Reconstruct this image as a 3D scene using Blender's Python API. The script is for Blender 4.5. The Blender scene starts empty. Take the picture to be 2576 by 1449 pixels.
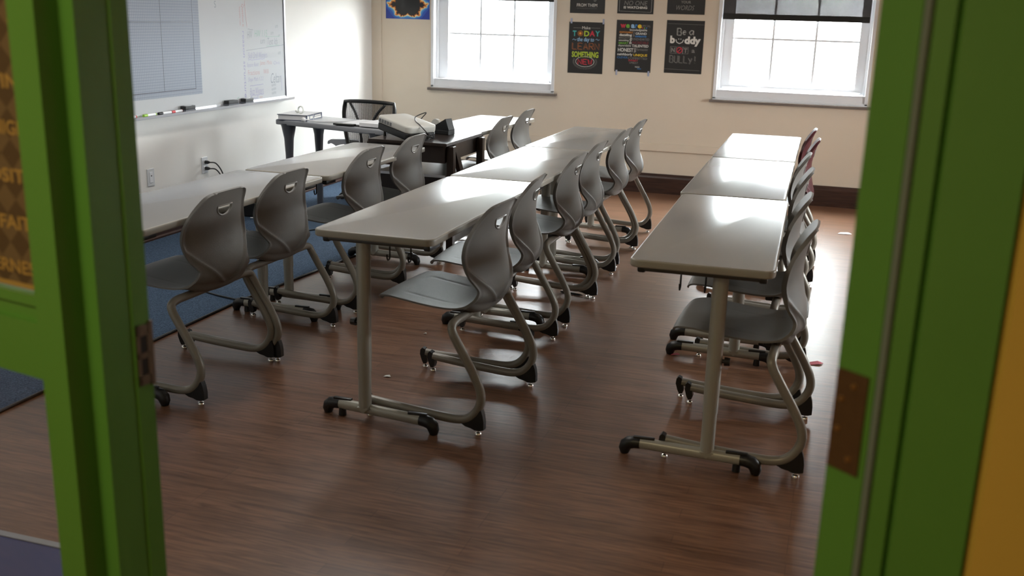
import bpy, bmesh, math, random
from mathutils import Vector, Matrix
random.seed(7)
PI = math.pi
C = bpy.context.scene.collection
SC = bpy.context.scene

# ------------------------------------------------------------------ camera
YAW, PIT, ROLL, FPX, H = -.301133, .265355, .028017, 2545.26, 1.51
fwd = Vector((math.sin(YAW)*math.cos(PIT), math.cos(YAW)*math.cos(PIT), -math.sin(PIT)))
rt0 = Vector((math.cos(YAW), -math.sin(YAW), 0)); up0 = rt0.cross(fwd)
rt = rt0*math.cos(ROLL)+up0*math.sin(ROLL); up = -rt0*math.sin(ROLL)+up0*math.cos(ROLL)
cam = bpy.data.cameras.new('camera'); cam.sensor_width = 36; cam.lens = FPX/2576*36
cam.clip_start = .05; cam.clip_end = 200
cam.dof.use_dof = True; cam.dof.focus_distance = 5.2; cam.dof.aperture_fstop = 3.4
co = bpy.data.objects.new('camera', cam); C.objects.link(co); SC.camera = co
m3 = Matrix((rt, up, -fwd)).transposed()
co.matrix_world = Matrix.Translation((0, 0, H)) @ m3.to_4x4()

# ------------------------------------------------------------------ world, lights, exposure
SC.view_settings.view_transform = 'Standard'; SC.view_settings.look = 'None'
SC.view_settings.exposure = 1.75; SC.view_settings.gamma = 1; SC.view_settings.use_curve_mapping = False
SKY_DIM, SKY_FILL, SKY_TOP, SKY_G = 10.0, 24.0, 32.0, 4.0
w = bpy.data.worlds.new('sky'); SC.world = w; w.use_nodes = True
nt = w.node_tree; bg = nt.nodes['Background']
tc = nt.nodes.new('ShaderNodeTexCoord'); nz = nt.nodes.new('ShaderNodeTexNoise'); nz.inputs['Scale'].default_value = 14; nz.inputs['Detail'].default_value = 6
rp = nt.nodes.new('ShaderNodeValToRGB'); rp.color_ramp.elements[0].position = .38; rp.color_ramp.elements[0].color = (.80, .88, .86, 1)
rp.color_ramp.elements[1].position = .6; rp.color_ramp.elements[1].color = (.90, .95, 1, 1)
nt.links.new(tc.outputs['Generated'], nz.inputs['Vector']); nt.links.new(nz.outputs['Fac'], rp.inputs['Fac']); nt.links.new(rp.outputs['Color'], bg.inputs['Color'])
# hazy sky: dim trees towards the windows we see, brighter high up, strength raised towards +x to light the room, dark ground
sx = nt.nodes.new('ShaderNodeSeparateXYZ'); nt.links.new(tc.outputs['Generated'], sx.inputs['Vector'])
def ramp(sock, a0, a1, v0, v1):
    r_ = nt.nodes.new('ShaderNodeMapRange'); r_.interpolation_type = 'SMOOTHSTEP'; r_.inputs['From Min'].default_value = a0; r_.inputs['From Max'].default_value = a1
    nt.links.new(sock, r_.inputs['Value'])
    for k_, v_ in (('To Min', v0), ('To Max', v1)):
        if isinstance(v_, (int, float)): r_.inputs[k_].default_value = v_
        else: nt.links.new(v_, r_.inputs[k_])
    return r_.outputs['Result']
hor = ramp(sx.outputs['X'], .55, .95, SKY_DIM, SKY_FILL)
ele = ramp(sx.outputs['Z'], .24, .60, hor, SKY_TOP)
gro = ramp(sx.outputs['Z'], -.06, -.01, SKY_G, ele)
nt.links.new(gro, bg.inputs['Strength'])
SC.cycles.max_bounces = 8; SC.cycles.diffuse_bounces = 5; SC.cycles.glossy_bounces = 4; SC.cycles.transparent_max_bounces = 12
SC.cycles.sample_clamp_indirect = 8
SC.cycles.use_denoising = True
def area(name, loc, sx, sy, energy, color, rot, portal=False):
    l = bpy.data.lights.new(name, 'AREA'); l.shape = 'RECTANGLE'; l.size = sx; l.size_y = sy; l.energy = energy; l.color = color
    o = bpy.data.objects.new(name, l); C.objects.link(o); o.location = loc; o.rotation_euler = rot
    if portal: l.cycles.is_portal = True
    return o
area('window_portal', (-3.0, 9.06, 1.55), 1.3, 1.6, 1, (1, 1, 1), (-PI/2, 0, 0), True)
area('window_portal', (-.38, 9.06, 1.55), 1.3, 1.6, 1, (1, 1, 1), (-PI/2, 0, 0), True)
area('window_portal', (2.42, 6.8, 1.12), 1.1, .6, 1, (1, 1, 1), (-PI/2, 0, -PI/2), True)
area('window_portal', (2.42, 5.2, 1.08), 1.1, .5, 1, (1, 1, 1), (-PI/2, 0, -PI/2), True)
for fx, fy in ((-2.7, 3.9), (-2.7, 5.7)): area('ceiling_fill_lamp', (fx, fy, 2.93), 0.28, 1.15, 6.5, (1, .97, .92), (0, 0, 0))  # unseen overhead lamps added to fill the left side of the room
area('hall_lamp', (-1.5, -.2, 2.55), .9, .5, 11.5, (1, .82, .50), (0, 0, 0))

# ------------------------------------------------------------------ materials
def lin(c):
    return tuple((x/255/12.92 if x/255 <= .04045 else ((x/255+.055)/1.055)**2.4) for x in c)
def mat(name, col, rough=.5, metal=0, spec=.5, bump=0, bscale=200, var=0, vscale=6, coat=0, alpha=1, sheen=0, rvar=0):
    m = bpy.data.materials.new(name); m.use_nodes = True; n = m.node_tree.nodes; L = m.node_tree.links
    b = n['Principled BSDF']; b.inputs['Base Color'].default_value = (*col, 1); b.inputs['Roughness'].default_value = rough
    b.inputs['Metallic'].default_value = metal; b.inputs['Specular IOR Level'].default_value = spec; b.inputs['Coat Weight'].default_value = coat
    b.inputs['Alpha'].default_value = alpha
    if sheen: b.inputs['Sheen Weight'].default_value = sheen
    t = n.new('ShaderNodeTexCoord')
    z = n.new('ShaderNodeTexNoise'); z.inputs['Scale'].default_value = vscale; z.inputs['Detail'].default_value = 4
    L.new(t.outputs['Object'], z.inputs['Vector'])
    mx = n.new('ShaderNodeMix'); mx.data_type = 'RGBA'
    v = var if var else .02
    mx.inputs['A'].default_value = (*[c*(1-v) for c in col], 1); mx.inputs['B'].default_value = (*[min(1, c*(1+v)) for c in col], 1)
    L.new(z.outputs['Fac'], mx.inputs['Factor']); L.new(mx.outputs['Result'], b.inputs['Base Color'])
    if rvar:
        mr = n.new('ShaderNodeMapRange'); mr.inputs['To Min'].default_value = rough-rvar; mr.inputs['To Max'].default_value = rough+rvar
        L.new(z.outputs['Fac'], mr.inputs['Value']); L.new(mr.outputs['Result'], b.inputs['Roughness'])
    if bump:
        z2 = n.new('ShaderNodeTexNoise'); z2.inputs['Scale'].default_value = bscale; z2.inputs['Detail'].default_value = 3
        L.new(t.outputs['Object'], z2.inputs['Vector'])
        bp = n.new('ShaderNodeBump'); bp.inputs['Strength'].default_value = bump; bp.inputs['Distance'].default_value = .002
        L.new(z2.outputs['Fac'], bp.inputs['Height']); L.new(bp.outputs['Normal'], b.inputs['Normal'])
    return m
M = {}
M['wall'] = mat('wall_paint', (.66, .57, .455), .75, bump=.15, bscale=90)
M['wall_left'] = mat('wall_paint_light', (.77, .755, .72), .7, bump=.15, bscale=90)
M['wall_right'] = mat('wall_paint_warm', (.70, .40, .20), .75)
M['ceiling'] = mat('ceiling_paint', (.86, .84, .80), .8)
M['yellow'] = mat('hall_paint_yellow', (.56, .37, .06), .55, bump=.1, bscale=60)
M['green'] = mat('green_gloss_paint', (.085, .235, .035), .38, bump=.08, bscale=40, var=.05)
M['shell'] = mat('grey_plastic', (.152, .145, .133), .48, bump=.35, bscale=420, spec=.5)
M['shell_red'] = mat('maroon_plastic', (.055, .006, .010), .4, bump=.3, bscale=420)
M['rim'] = mat('grey_plastic_smooth', (.19, .18, .165), .3)
M['tube'] = mat('taupe_metallic_paint', (.23, .212, .178), .36, metal=.15, bump=.05, bscale=500)
M['silver'] = mat('silver_metallic_paint', (.34, .33, .285), .34, metal=.2, bump=.05, bscale=500)
M['black'] = mat('black_plastic', (.008, .008, .008), .38)
M['chrome'] = mat('chrome', (.75, .74, .70), .15, metal=1)
M['lam'] = mat('grey_laminate', (.315, .31, .30), .205, spec=.55, var=.015, vscale=4)
M['edge'] = mat('putty_edge_band', (.30, .28, .235), .35)
M['under'] = mat('dark_steel_channel', (.07, .066, .06), .4, metal=.3)
M['white'] = mat('white_vinyl', (.74, .75, .77), .35)
M['stone'] = mat('grey_stone', (.16, .13, .11), .6, bump=.3, bscale=60, var=.2, vscale=30)
M['wb'] = mat('whiteboard_enamel', (.47, .485, .50), .5, spec=.05, var=.03, vscale=3)
M['film'] = None
M['alu'] = mat('aluminium', (.62, .63, .66), .35, metal=.7)
M['dkframe'] = mat('dark_frame_trim', (.03, .03, .05), .4)
M['poster'] = mat('black_poster_paper', (.016, .015, .014), .45)
M['deskgrey'] = mat('grey_desk_laminate', (.27, .28, .30), .3)
M['deskleg'] = mat('dark_grey_metal', (.085, .09, .105), .35)
M['bench'] = mat('dark_stained_wood', (.022, .014, .011), .28, bump=.3, bscale=40, var=.25, vscale=20)
M['benchedge'] = mat('worn_wood_edge', (.075, .065, .06), .6, bump=1, bscale=150, var=.9, vscale=160)
M['offwhite'] = mat('offwhite_plastic', (.55, .54, .50), .4)
M['paper'] = mat('white_paper', (.80, .81, .83), .6)
M['navy'] = mat('navy_cover', (.03, .04, .09), .4)
M['bluebin'] = mat('blue_plastic', (.008, .02, .12), .4)
M['glasstape'] = mat('clear_tape_plastic', (.62, .64, .60), .2)
M['brass'] = mat('aged_bronze', (.13, .075, .035), .38, metal=.55, var=.2, vscale=60)
M['brasspin'] = mat('brass_screw', (.65, .45, .20), .3, metal=1)
M['steelplate'] = mat('dull_steel_plate', (.20, .165, .13), .35, metal=.7)
M['pink'] = mat('pink_paper', (.55, .10, .14), .6)
M['tape'] = mat('blue_tape', (.35, .38, .50), .5)
M['outlet'] = mat('outlet_plastic', (.62, .64, .66), .35)
M['red'] = mat('red_plastic', (.55, .03, .04), .4)
M['lime'] = mat('lime_plastic', (.30, .55, .06), .4)
M['mesh'] = None
M['highlight'] = mat('pale_bead_highlight', (.17, .22, .19), .3)
for nme, c in dict(tw=(215, 212, 205), tg=(125, 122, 118), tdk=(62, 60, 58), tteal=(60, 170, 165), tlime=(170, 190, 50), tred=(195, 45, 62), tor=(225, 140, 40), torl=(176, 100, 44), tblue=(150, 190, 225), tbl=(50, 120, 185), tyel=(225, 190, 40), tgrn=(110, 170, 50), tmar=(120, 30, 40),
                   hp=(140, 134, 172), hr=(176, 128, 128), hg=(116, 156, 140), hk=(118, 122, 132), ho=(190, 120, 84), gold=(160, 128, 66)).items():
    M[nme] = mat('print_'+nme, lin(c), .5)

def nodes(name):
    m = bpy.data.materials.new(name); m.use_nodes = True
    return m, m.node_tree.nodes, m.node_tree.links, m.node_tree.nodes['Principled BSDF']
def wood_floor():
    m, n, L, b = nodes('oak_strip_floor')
    t = n.new('ShaderNodeTexCoord'); mp = n.new('ShaderNodeMapping'); L.new(t.outputs['Object'], mp.inputs['Vector'])
    br = n.new('ShaderNodeTexBrick'); br.offset = .37; br.offset_frequency = 3
    br.inputs['Scale'].default_value = 1; br.inputs['Brick Width'].default_value = .9; br.inputs['Row Height'].default_value = .057
    br.inputs['Mortar Size'].default_value = .0009; br.inputs['Mortar Smooth'].default_value = .4; br.inputs['Bias'].default_value = 0
    br.inputs['Color1'].default_value = (.155, .077, .043, 1); br.inputs['Color2'].default_value = (.20, .101, .058, 1); br.inputs['Mortar'].default_value = (.08, .04, .024, 1)
    L.new(mp.outputs['Vector'], br.inputs['Vector'])
    m2 = n.new('ShaderNodeMapping'); m2.inputs['Scale'].default_value = (1.2, 16, 1); L.new(t.outputs['Object'], m2.inputs['Vector'])
    g = n.new('ShaderNodeTexNoise'); g.inputs['Scale'].default_value = 3; g.inputs['Detail'].default_value = 8; g.inputs['Distortion'].default_value = 1.6
    L.new(m2.outputs['Vector'], g.inputs['Vector'])
    r = n.new('ShaderNodeValToRGB'); r.color_ramp.elements[0].position = .33; r.color_ramp.elements[0].color = (.55, .5, .48, 1)
    r.color_ramp.elements[1].position = .62; r.color_ramp.elements[1].color = (1.15, 1.15, 1.15, 1); L.new(g.outputs['Fac'], r.inputs['Fac'])
    m4 = n.new('ShaderNodeMapping'); m4.inputs['Scale'].default_value = (1.0, 4.5, 1); L.new(t.outputs['Object'], m4.inputs['Vector'])
    wv = n.new('ShaderNodeTexWave'); wv.wave_type = 'RINGS'; wv.inputs['Scale'].default_value = 2.2; wv.inputs['Distortion'].default_value = 14; wv.inputs['Detail'].default_value = 3; wv.inputs['Detail Scale'].default_value = 1.2
    L.new(m4.outputs['Vector'], wv.inputs['Vector'])
    r2 = n.new('ShaderNodeValToRGB'); r2.color_ramp.elements[0].position = .0; r2.color_ramp.elements[0].color = (.72, .70, .68, 1); r2.color_ramp.elements[1].position = .35; r2.color_ramp.elements[1].color = (1, 1, 1, 1)
    L.new(wv.outputs['Fac'], r2.inputs['Fac'])
    x = n.new('ShaderNodeMix'); x.data_type = 'RGBA'; x.blend_type = 'MULTIPLY'; x.inputs['Factor'].default_value = .8
    L.new(br.outputs['Color'], x.inputs['A']); L.new(r.outputs['Color'], x.inputs['B'])
    x2 = n.new('ShaderNodeMix'); x2.data_type = 'RGBA'; x2.blend_type = 'MULTIPLY'; x2.inputs['Factor'].default_value = .6
    L.new(x.outputs['Result'], x2.inputs['A']); L.new(r2.outputs['Color'], x2.inputs['B']); L.new(x2.outputs['Result'], b.inputs['Base Color'])
    mr = n.new('ShaderNodeMapRange'); mr.inputs['To Min'].default_value = .28; mr.inputs['To Max'].default_value = .38
    L.new(g.outputs['Fac'], mr.inputs['Value']); L.new(mr.outputs['Result'], b.inputs['Roughness'])
    b.inputs['Specular IOR Level'].default_value = .42
    bp = n.new('ShaderNodeBump'); bp.inputs['Strength'].default_value = .25; bp.inputs['Distance'].default_value = .002
    L.new(g.outputs['Fac'], bp.inputs['Height']); L.new(bp.outputs['Normal'], b.inputs['Normal'])
    return m
M['floor'] = wood_floor()
def dark_wood():
    m, n, L, b = nodes('dark_oak_trim')
    t = n.new('ShaderNodeTexCoord'); mp = n.new('ShaderNodeMapping'); mp.inputs['Scale'].default_value = (2, 2, 40); L.new(t.outputs['Object'], mp.inputs['Vector'])
    g = n.new('ShaderNodeTexNoise'); g.inputs['Scale'].default_value = 3; g.inputs['Detail'].default_value = 6; L.new(mp.outputs['Vector'], g.inputs['Vector'])
    r = n.new('ShaderNodeValToRGB'); r.color_ramp.elements[0].position = .3; r.color_ramp.elements[0].color = (.022, .010, .007, 1); r.color_ramp.elements[1].position = .7; r.color_ramp.elements[1].color = (.060, .026, .017, 1)
    L.new(g.outputs['Fac'], r.inputs['Fac']); L.new(r.outputs['Color'], b.inputs['Base Color']); b.inputs['Roughness'].default_value = .35
    return m
M['dkwood'] = dark_wood()
def carpet():
    m, n, L, b = nodes('blue_carpet')
    t = n.new('ShaderNodeTexCoord'); g = n.new('ShaderNodeTexNoise'); g.inputs['Scale'].default_value = 170; g.inputs['Detail'].default_value = 3; L.new(t.outputs['Object'], g.inputs['Vector'])
    r = n.new('ShaderNodeValToRGB'); r.color_ramp.elements[0].position = .3; r.color_ramp.elements[0].color = (.016, .030, .055, 1); r.color_ramp.elements[1].position = .7; r.color_ramp.elements[1].color = (.075, .115, .175, 1)
    L.new(g.outputs['Fac'], r.inputs['Fac']); L.new(r.outputs['Color'], b.inputs['Base Color']); b.inputs['Roughness'].default_value = .95; b.inputs['Specular IOR Level'].default_value = .15
    bp = n.new('ShaderNodeBump'); bp.inputs['Strength'].default_value = .8; bp.inputs['Distance'].default_value = .004; L.new(g.outputs['Fac'], bp.inputs['Height']); L.new(bp.outputs['Normal'], b.inputs['Normal'])
    return m
M['carpet'] = carpet()
def glass_mat(name, tint=(1, 1, 1)):
    m, n, L, b = nodes(name)
    out = n['Material Output']; tr = n.new('ShaderNodeBsdfTransparent'); tr.inputs['Color'].default_value = (*tint, 1)
    gl = n.new('ShaderNodeBsdfGlossy'); gl.inputs['Roughness'].default_value = .02
    lw = n.new('ShaderNodeLayerWeight'); pw = n.new('ShaderNodeMath'); pw.operation = 'POWER'; pw.inputs[1].default_value = 5; L.new(lw.outputs['Facing'], pw.inputs[0])
    fr = n.new('ShaderNodeMath'); fr.operation = 'MULTIPLY_ADD'; fr.inputs[1].default_value = .9; fr.inputs[2].default_value = .04; L.new(pw.outputs[0], fr.inputs[0]); mx = n.new('ShaderNodeMixShader')
    L.new(fr.outputs[0], mx.inputs['Fac']); L.new(tr.outputs['BSDF'], mx.inputs[1]); L.new(gl.outputs['BSDF'], mx.inputs[2]); L.new(mx.outputs['Shader'], out.inputs['Surface'])
    n.remove(b); return m
M['glass'] = glass_mat('window_glass')
def weave(name, col, op, freq=(900, 900), axis='XZ'):
    # woven cloth: threads with gaps between them
    m, n, L, b = nodes(name)
    out = n['Material Output']; b.inputs['Base Color'].default_value = (*col, 1); b.inputs['Roughness'].default_value = .6
    tr = n.new('ShaderNodeBsdfTransparent'); mx = n.new('ShaderNodeMixShader')
    t = n.new('ShaderNodeTexCoord'); sp = n.new('ShaderNodeSeparateXYZ'); L.new(t.outputs['Object'], sp.inputs['Vector'])
    def saw(ax, f):
        a = n.new('ShaderNodeMath'); a.operation = 'MULTIPLY'; a.inputs[1].default_value = f; L.new(sp.outputs[ax], a.inputs[0])
        fr = n.new('ShaderNodeMath'); fr.operation = 'FRACT'; L.new(a.outputs[0], fr.inputs[0]); return fr
    a = saw(axis[0], freq[0]); g = n.new('ShaderNodeMath'); g.operation = 'GREATER_THAN'; g.inputs[1].default_value = 1-op[0]; L.new(a.outputs[0], g.inputs[0])
    c = saw(axis[1], freq[1]); h = n.new('ShaderNodeMath'); h.operation = 'GREATER_THAN'; h.inputs[1].default_value = 1-op[1]; L.new(c.outputs[0], h.inputs[0])
    mxx = n.new('ShaderNodeMath'); mxx.operation = 'MAXIMUM'; L.new(g.outputs[0], mxx.inputs[0]); L.new(h.outputs[0], mxx.inputs[1])
    L.new(mxx.outputs[0], mx.inputs['Fac']); L.new(tr.outputs['BSDF'], mx.inputs[1]); L.new(b.outputs['BSDF'], mx.inputs[2]); L.new(mx.outputs['Shader'], out.inputs['Surface'])
    return m
M['shade'] = weave('dark_solar_screen', (.05, .05, .055), (.87, .87), (400, 400))
M['mesh'] = weave('black_chair_mesh', (.035, .033, .03), (.66, .14), (105, 260))
def gridfilm():
    m, n, L, b = nodes('graph_film')
    t = n.new('ShaderNodeTexCoord'); sp = n.new('ShaderNodeSeparateXYZ'); L.new(t.outputs['Object'], sp.inputs['Vector'])
    o = []
    for ax in 'YZ':
        a = n.new('ShaderNodeMath'); a.operation = 'MULTIPLY'; a.inputs[1].default_value = 1/.0175; L.new(sp.outputs[ax], a.inputs[0])
        f = n.new('ShaderNodeMath'); f.operation = 'FRACT'; L.new(a.outputs[0], f.inputs[0])
        g = n.new('ShaderNodeMath'); g.operation = 'LESS_THAN'; g.inputs[1].default_value = .14; L.new(f.outputs[0], g.inputs[0]); o.append(g)
    mm = n.new('ShaderNodeMath'); mm.operation = 'MAXIMUM'; L.new(o[0].outputs[0], mm.inputs[0]); L.new(o[1].outputs[0], mm.inputs[1])
    x = n.new('ShaderNodeMix'); x.data_type = 'RGBA'; x.inputs['A'].default_value = (.30, .33, .38, 1); x.inputs['B'].default_value = (.19, .215, .27, 1)
    L.new(mm.outputs[0], x.inputs['Factor']); L.new(x.outputs['Result'], b.inputs['Base Color']); b.inputs['Roughness'].default_value = .5; b.inputs['Specular IOR Level'].default_value = .1
    return m
M['film'] = gridfilm()
def diamond():
    m, n, L, b = nodes('brown_diamond_paper')
    t = n.new('ShaderNodeTexCoord'); ck = n.new('ShaderNodeTexChecker'); mp = n.new('ShaderNodeMapping'); mp.inputs['Rotation'].default_value = (0, PI/4, 0)
    ck.inputs['Scale'].default_value = 28; ck.inputs['Color1'].default_value = (.13, .085, .04, 1); ck.inputs['Color2'].default_value = (.075, .045, .02, 1)
    L.new(t.outputs['Object'], mp.inputs['Vector']); L.new(mp.outputs['Vector'], ck.inputs['Vector']); L.new(ck.outputs['Color'], b.inputs['Base Color']); b.inputs['Roughness'].default_value = .5
    return m
M['diamond'] = diamond()

# ------------------------------------------------------------------ geometry helpers
def obj(name, bm, m=None, parent=None, smooth=None, loc=None, keep=False):
    me = bpy.data.meshes.new(name)
    bmesh.ops.recalc_face_normals(bm, faces=bm.faces[:]) if not keep else None
    bm.to_mesh(me); bm.free()
    for k in (m if isinstance(m, (list, tuple)) else [m]):
        if k: me.materials.append(M[k] if isinstance(k, str) else k)
    if smooth is not None:
        for p in me.polygons: p.use_smooth = True
        if smooth < 179:
            me.set_sharp_from_angle(angle=math.radians(smooth))
    o = bpy.data.objects.new(name, me); C.objects.link(o)
    if parent is not None: o.parent = parent
    if loc: o.location = loc
    return o
def thing(name, label, cat, loc=(0, 0, 0), rz=0, group=None):
    o = bpy.data.objects.new(name, None); o.empty_display_size = .05; C.objects.link(o)
    o.location = loc; o.rotation_euler = (0, 0, rz); o['label'] = label; o['category'] = cat
    if group: o['group'] = group
    return o
def tag(o, label, cat, group=None):
    o['label'] = label; o['category'] = cat
    if group: o['group'] = group
    return o
def struct(o):
    o['kind'] = 'structure'; return o
def NB(): return bmesh.new()
def box(bm, x0, x1, y0, y1, z0, z1, bev=0, seg=2, mtx=None, mi=0):
    r = bmesh.ops.create_cube(bm, size=1)
    vs = r['verts']
    bmesh.ops.scale(bm, vec=(x1-x0, y1-y0, z1-z0), verts=vs); bmesh.ops.translate(bm, vec=((x0+x1)/2, (y0+y1)/2, (z0+z1)/2), verts=vs)
    if bev:
        es = list({e for v in vs for e in v.link_edges})
        rr = bmesh.ops.bevel(bm, geom=es, offset=bev, segments=seg, profile=.5, affect='EDGES'); vs = list({v for f in rr['faces'] for v in f.verts} | {v for v in vs if v.is_valid})
    if mtx is not None: bmesh.ops.transform(bm, matrix=mtx, verts=vs)
    if mi:
        for f in {f for v in vs for f in v.link_faces}: f.material_index = mi
    return vs
def tube(bm, pts, r, seg=12, closed=False, sq=(1, 1), mi=0, caps=True):
    pts = [Vector(p) for p in pts]; n = len(pts); rings = []
    rs = r if isinstance(r, (list, tuple)) else [r]*n
    prev = None
    for i, p in enumerate(pts):
        a = pts[(i-1) % n] if (closed or i > 0) else p; b = pts[(i+1) % n] if (closed or i < n-1) else p
        t = (b-a).normalized()
        if prev is None:
            u = t.cross(Vector((0, 0, 1)));
            if u.length < .1: u = t.cross(Vector((0, 1, 0)))
            u.normalize()
        else:
            u = prev-t*prev.dot(t); u.normalize()
        prev = u; v = t.cross(u)
        rings.append([bm.verts.new(p+(u*math.cos(2*PI*k/seg)*sq[0]+v*math.sin(2*PI*k/seg)*sq[1])*rs[i]) for k in range(seg)])
    for i in range(n if closed else n-1):
        A, B = rings[i], rings[(i+1) % n]
        for k in range(seg):
            f = bm.faces.new((A[k], A[(k+1) % seg], B[(k+1) % seg], B[k])); f.material_index = mi
    if not closed and caps:
        f = bm.faces.new(rings[0][::-1]); f.material_index = mi; f = bm.faces.new(rings[-1]); f.material_index = mi
def spline(P, n=8, closed=False):
    P = [Vector(p) for p in P]; out = []; N = len(P)
    for i in range(N if closed else N-1):
        if closed: a, b, c, d = P[(i-1) % N], P[i], P[(i+1) % N], P[(i+2) % N]
        else: a, b, c, d = P[max(i-1, 0)], P[i], P[i+1], P[min(i+2, N-1)]
        for k in range(n):
            t = k/n
            out.append(.5*((2*b)+(-a+c)*t+(2*a-5*b+4*c-d)*t*t+(-a+3*b-3*c+d)*t**3))
    if not closed: out.append(P[-1])
    return out
def prism(bm, poly, axis, a, b, mi=0):
    # poly: 2D outline, extruded from a to b along axis
    def P(u, v, w):
        return {'z': (u, v, w), 'y': (u, w, v), 'x': (w, u, v)}[axis]
    A = [bm.verts.new(P(u, v, a)) for u, v in poly]; B = [bm.verts.new(P(u, v, b)) for u, v in poly]
    fs = [bm.faces.new(A[::-1]), bm.faces.new(B)]
    for i in range(len(poly)):
        j = (i+1) % len(poly); fs.append(bm.faces.new((A[i], A[j], B[j], B[i])))
    for f in fs: f.material_index = mi
    return A+B
def lathe(bm, prof, c=(0, 0, 0), seg=20, mi=0, mtx=None):
    rings = []; vs = []
    for r, z in prof:
        ring = [bm.verts.new((c[0]+max(r, 1e-4)*math.cos(2*PI*k/seg), c[1]+max(r, 1e-4)*math.sin(2*PI*k/seg), c[2]+z)) for k in range(seg)]
        rings.append(ring); vs += ring
    for A, B in zip(rings, rings[1:]):
        for k in range(seg): bm.faces.new((A[k], A[(k+1) % seg], B[(k+1) % seg], B[k])).material_index = mi
    bm.faces.new(rings[0][::-1]).material_index = mi; bm.faces.new(rings[-1]).material_index = mi
    if mtx is not None: bmesh.ops.transform(bm, matrix=mtx, verts=vs)
    return vs
def rrect(x0, x1, y0, y1, r, n=6):
    out = []
    for cx, cy, a0 in ((x1-r, y0+r, -PI/2), (x1-r, y1-r, 0), (x0+r, y1-r, PI/2), (x0+r, y0+r, PI)):
        for k in range(n+1):
            a = a0+PI/2*k/n; out.append((cx+r*math.cos(a), cy+r*math.sin(a)))
    return out
def slab(bm, outline, z0, z1, bev=.004, mi_top=0, mi_side=0):
    # rounded-edge slab from an outline (convex), small bevel top and bottom
    cx = sum(p[0] for p in outline)/len(outline); cy = sum(p[1] for p in outline)/len(outline)
    def inset(d):
        o = []
        N = len(outline)
        for i in range(N):
            p, q, s = Vector(outline[i-1]), Vector(outline[i]), Vector(outline[(i+1) % N])
            t = (s-p).normalized(); o.append((q[0]-t[1]*d, q[1]+t[0]*d))
        return o
    L = []
    for k in range(5):
        a = PI/2*k/4; L.append((inset(bev*(1-math.sin(a))), z0+bev*(1-math.cos(a))))
    for k in range(5):
        a = PI/2*k/4; L.append((inset(bev*(1-math.cos(a))), z1-bev*(1-math.sin(a))))
    rings = [[bm.verts.new((x, y, z)) for x, y in o] for o, z in L]
    for A, B in zip(rings, rings[1:]):
        for i in range(len(A)):
            j = (i+1) % len(A); bm.faces.new((A[i], A[j], B[j], B[i])).material_index = mi_side
    bm.faces.new(rings[0][::-1]).material_index = mi_side; bm.faces.new(rings[-1]).material_index = mi_top
def dup(root, loc, rz, label, group=None, name=None):
    r = root.copy(); C.objects.link(r); r.location = loc; r.rotation_euler = (0, 0, rz); r['label'] = label
    if group: r['group'] = group
    for ch in list(root.children):
        c = ch.copy(); C.objects.link(c); c.parent = r
        for g in list(ch.children):
            d = g.copy(); C.objects.link(d); d.parent = c
    return r
# text: flat outline glyphs fitted into a box (x0..x1, y0..y1)
_dg = None
def glyphs(s, bold=0., shear=0.):
    cu = bpy.data.curves.new('lettering_tmp', 'FONT'); cu.body = s; cu.size = 1; cu.offset = bold; cu.shear = shear; cu.fill_mode = 'FRONT'; cu.resolution_u = 3
    o = bpy.data.objects.new('lettering_tmp', cu); C.objects.link(o)
    dg = bpy.context.evaluated_depsgraph_get(); me = bpy.data.meshes.new_from_object(o.evaluated_get(dg))
    V = [tuple(v.co[:2]) for v in me.vertices]; F = [tuple(p.vertices) for p in me.polygons]
    bpy.data.objects.remove(o); bpy.data.curves.remove(cu); bpy.data.meshes.remove(me)
    return V, F
def put_text(bm, P, s, x0, x1, y0, y1, mi, bold=0., shear=0., rot=False, outline=False):
    V, F = glyphs(s, bold, shear)
    if not V: return
    a0 = min(v[0] for v in V); a1 = max(v[0] for v in V); b0 = min(v[1] for v in V); b1 = max(v[1] for v in V)
    vs = []
    for x, y in V:
        u = (x-a0)/(a1-a0); v = (y-b0)/(b1-b0)
        if rot: u, v = v, 1-u
        vs.append(bm.verts.new(P(x0+u*(x1-x0), y0+v*(y1-y0))))
    for f in F:
        try: bm.faces.new([vs[i] for i in f]).material_index = mi
        except ValueError: pass
def quad(bm, P, x0, x1, y0, y1, mi):
    bm.faces.new([bm.verts.new(P(*p)) for p in ((x0, y0), (x1, y0), (x1, y1), (x0, y1))]).material_index = mi
def stroke(bm, P, pts, wd, mi, closed=False):
    n = len(pts); L = []; R = []
    for i, p in enumerate(pts):
        a = pts[(i-1) % n] if (closed or i) else p; b = pts[(i+1) % n] if (closed or i < n-1) else p
        tx, ty = b[0]-a[0], b[1]-a[1]; l = math.hypot(tx, ty) or 1; nx, ny = -ty/l*wd/2, tx/l*wd/2
        L.append(bm.verts.new(P(p[0]+nx, p[1]+ny))); R.append(bm.verts.new(P(p[0]-nx, p[1]-ny)))
    for i in range(n if closed else n-1):
        j = (i+1) % n; bm.faces.new((L[i], L[j], R[j], R[i])).material_index = mi

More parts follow.
